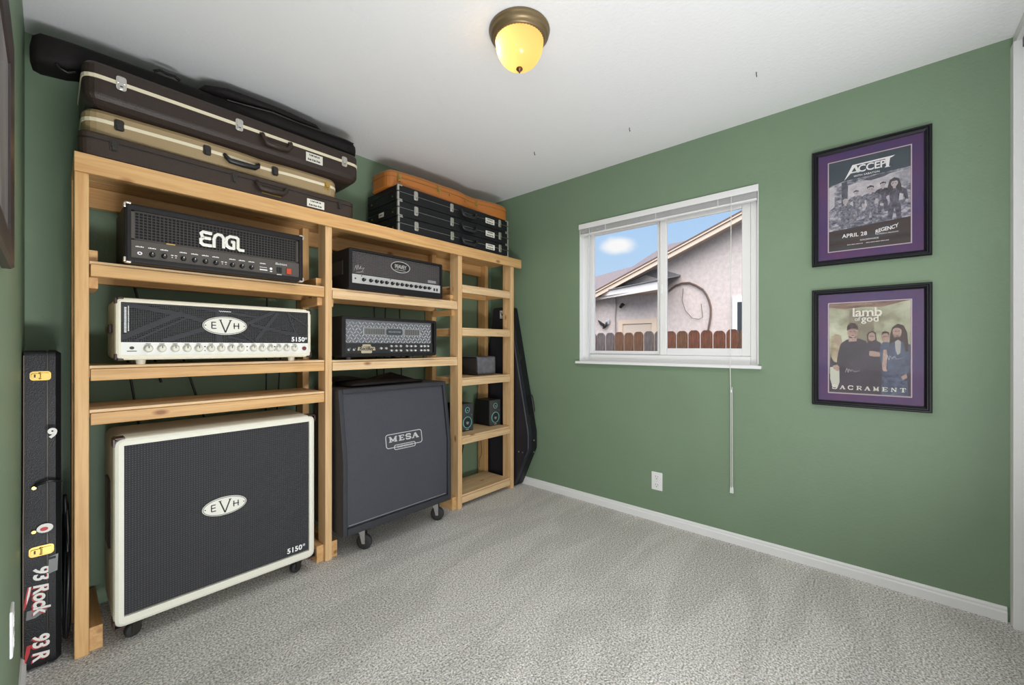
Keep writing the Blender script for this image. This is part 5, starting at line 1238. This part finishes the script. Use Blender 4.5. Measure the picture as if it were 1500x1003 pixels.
for z in (.15, 1.0): MB().box(5.30, 5.34, -.3, 5.1, z, z + .09).build('rail', FEN[2], fe, off)
GRD = mat('ground_dirt', (.26, .22, .18), .9, bump=.5, bscale=20, var=.2, vscale=4)
b = MB().box(2.80, 22, -12, 20, GZ - .1, GZ); struct(b.build('ground', GRD))
STU = noise_print('stucco_pink', [(.3, (.46, .40, .39)), (.7, (.60, .53, .515))], 16)
hs = thing('house', 'neighbouring stucco house with pale gable trim seen through the window', 'house', (7.8, 2.5, GZ)); off = hs.location
HX = 7.3
rs = (3.176 - 2.173) / (1.474 - 4.126)                      # rake slope, rising towards -y
def rz(y, x0=6.95): return 2.154 + (y - 4.156) * ((3.201 - 2.154) / (1.485 - 4.156))
PY_ = -2.2
FH = FX(HX, 0, 0)
def Q(y, z): return (-y, z)
m = MB().flat(FH, [Q(5.6, GZ), Q(PY_ - 4.0, GZ), Q(PY_ - 4.0, 2.3), Q(PY_, rz(PY_) - .10), Q(4.2, rz(4.2) + .02), Q(5.6, rz(4.2) - .02)], -.2, 0); m.build('wall', STU, hs, off)
TR1 = mat('trim_cream', (.62, .50, .40), .6); TR2 = mat('trim_cream_warm', (.66, .53, .42), .6); DKL = mat('drip_edge', (.12, .07, .05), .6)
FR = FX(6.95, 0, 0)
def strip(name, mt, a, c, d0, d1, y0=4.75, y1=PY_):
    MB().flat(FR, [Q(y0, rz(y0) + a), Q(y1, rz(y1) + a), Q(y1, rz(y1) + c), Q(y0, rz(y0) + c)], d0, d1).build(name, mt, hs, off)
strip('rake_board', TR1, -.118, -.045, -.03, 0); strip('rake_trim', TR2, -.040, -.010, -.03, .02); strip('drip_edge', DKL, -.046, -.039, -.03, .022); strip('drip_edge', DKL, -.010, .010, -.35, .03)
m = MB().flat(FR, [Q(4.75, rz(4.75) - .05), Q(PY_, rz(PY_) - .05), Q(PY_, rz(PY_) - .04), Q(4.75, rz(4.75) - .04)], -.36, -.03); m.build('soffit', mat('soffit', (.45, .37, .31), .7), hs, off)
SHG = noise_print('shingles_brown', [(.3, (.20, .14, .125)), (.7, (.36, .275, .25))], 22, (1, 1, 3)); SHG2 = noise_print('shingles_grey', [(.3, (.13, .12, .125)), (.7, (.26, .24, .25))], 22, (1, 1, 3))
top = [(10.5, 8.8, 3.05), (10.5, 6.060, 3.180), (10.5, 4.900, 3.330), (10.5, 4.270, 3.640), (10.5, 3.920, 3.770), (10.5, 3.50, 3.790)]
bot = [(7.05, 6.2, rz(4.75) - .25), (7.05, 4.9, rz(4.9) - .02), (7.05, 4.0, rz(4.0) - .01), (7.05, 3.3, rz(3.3) - .01), (7.05, 2.7, rz(2.7) - .01), (7.05, 2.2, rz(2.2) - .01)]
V = top + bot + [(x, y, z - .08) for x, y, z in top + bot]; n = len(top); Fc = []
for i in range(n - 1): Fc += [(i, i + 1, n + i + 1, n + i), (2 * n + i, 3 * n + i, 3 * n + i + 1, 2 * n + i + 1)]
Fc += [(0, n, 3 * n, 2 * n), (n - 1, 3 * n - 1, 4 * n - 1, 2 * n - 1)] + [(i, 2 * n + i, 2 * n + i + 1, i + 1) for i in range(n - 1)] + [(n + i, n + i + 1, 3 * n + i + 1, 3 * n + i) for i in range(n - 1)]
MB().add(V, Fc).build('main_roof', SHG, hs, off)
MB().flat(F((0, 0, 0), (0, -1, 0), (0, 0, 1), (-1, 0, 0)), [Q(4.6, rz(4.6)), Q(PY_, rz(PY_)), Q(PY_, rz(PY_) + .02), Q(4.6, rz(4.6) + .02)], -10.4, -6.96).build('gable_roof', SHG, hs, off)
# low porch roof with its pale fascia, running a little askew
A_, B_ = Vector((7.38, 4.62)), Vector((6.42, 2.47)); du = (B_ - A_).normalized(); dn = Vector((du.y, -du.x))
if dn.x > 0: dn = -dn
FP_ = F((A_.x, A_.y, 0), (du.x, du.y, 0), (0, 0, 1), (dn.x, dn.y, 0)); Lw = (B_ - A_).length
MB().fbox(FP_, 0, Lw - .15, 2.070, 2.205, -.03, 0).build('fascia', mat('fascia_pale', (.80, .75, .72), .6), hs, off)
e0, e1 = FP_.p(0, 2.226, .03), FP_.p(Lw, 2.226, .03)
V = [tuple(e0), tuple(e1), (7.29, 2.52, 2.40), (7.29, 2.92, 2.56), (7.29, 3.9, 2.26)]; V += [(a, b2, c - .018) for a, b2, c in V]
MB().add(V, [(0, 1, 2), (0, 2, 3), (0, 3, 4), (5, 7, 6), (5, 8, 7), (5, 9, 8), (0, 5, 6, 1), (1, 6, 7, 2), (2, 7, 8, 3), (3, 8, 9, 4), (4, 9, 5, 0)]).build('porch_roof', SHG2, hs, off)
e1b = FP_.p(Lw - .15, 2.10, -.03)
MB().add([tuple(FP_.p(0, 2.12, -.03)), tuple(e1b), (7.29, 2.75, 2.12), (7.29, 4.6, 2.12), tuple(FP_.p(0, 2.14, -.03)), tuple(FP_.p(Lw - .15, 2.14, -.03)), (7.29, 2.75, 2.14), (7.29, 4.6, 2.14)], [(0, 1, 2, 3), (7, 6, 5, 4), (0, 4, 5, 1), (1, 5, 6, 2), (2, 6, 7, 3), (3, 7, 4, 0)]).build('porch_soffit', mat('porch_soffit', (.42, .34, .30), .8), hs, off)
dr = MB().fbox(FH, -3.60, -3.03, GZ, 1.575, .0, .01).build('door', mat('door_beige', (.56, .47, .40), .6), hs, off)
m = MB().fbox(FH, -3.69, -3.60, GZ, 1.66, 0, .035).fbox(FH, -3.03, -2.94, GZ, 1.66, 0, .035).fbox(FH, -3.60, -3.03, 1.58, 1.66, 0, .035); m.build('door_trim', TR1, hs, off)
m = MB().fbox(FH, -1.70, -1.40, .9, 1.95, 0, .04); wn = m.build('window', WHITE, hs, off)
MB().fbox(FH, -1.628, -1.46, .98, 1.86, .04, .044).build('pane', mat('dark_pane', (.05, .06, .07), .1), wn, off)
def ontowall(pts): return [(HX - .035, y, z) for y, z in pts]
tag(MB().tube(ontowall([(2.715, 2.13), (2.66, 2.18), (2.60, 2.22), (2.49, 2.25), (2.37, 2.245), (2.264, 2.192), (2.15, 2.11), (2.089, 2.014), (2.05, 1.91), (2.025, 1.805), (2.025, 1.66), (2.046, 1.522), (2.078, 1.35), (2.09, 1.0)]), .016, 6).build('vine', mat('vine_brown', (.13, .085, .07), .8)), 'dark bare vine arching over the neighbour stucco wall', 'vine')
tag(MB().tube(ontowall([(2.47, 2.16), (2.49, 1.953), (2.433, 1.772), (2.319, 1.637), (2.22, 1.615), (2.154, 1.641), (2.176, 1.872)]), .006, 5).build('wall_cable', mat('cable_grey', (.20, .17, .16), .8)), 'thin loose cable loop on the neighbour stucco wall', 'cable')
tag(MB().tube(ontowall([(3.744, 2.10), (3.73, 1.95), (3.75, 1.75), (3.744, 1.40), (3.744, 1.0)]), .010, 6).build('wall_conduit', mat('conduit', (.28, .24, .22), .7)), 'thin dark conduit running down beside the neighbour door', 'conduit')
wl = thing('wall_ornament', 'dark winged metal ornament on the neighbour wall left of the door', 'ornament', (7.28, 3.98, 1.60)); off = wl.location
fw_ = FX(7.29, 3.97, 1.60)
MB().flat(fw_, [(-.02, .0), (-.15, .08), (-.10, -.01), (-.03, -.06)], .01, .05).build('wing', DARKM, wl, off); MB().flat(fw_, [(.0, .02), (.11, .08), (.09, .0), (.03, -.04)], .01, .05).build('wing', CHROME, wl, off)
MB().tube([tuple(fw_.p(*p)) for p in ((.05, .03, .04), (.04, -.03, .05), (.0, -.07, .05), (-.04, -.09, .04))], [.02, .028, .024, .01], 8).build('body', DARKM, wl, off)
cm = thing('security_camera', 'small dark camera under the neighbour porch eave', 'camera', (7.26, 3.587, 1.93)); off = cm.location
MB().cyl((7.295, 3.587, 1.95), (7.22, 3.587, 1.94), .02, 10).build('mount', DARKM, cm, off); MB().cyl((7.24, 3.587, 1.95), (7.14, 3.575, 1.90), .036, 12, r1=.03).build('housing', DARKM, cm, off)
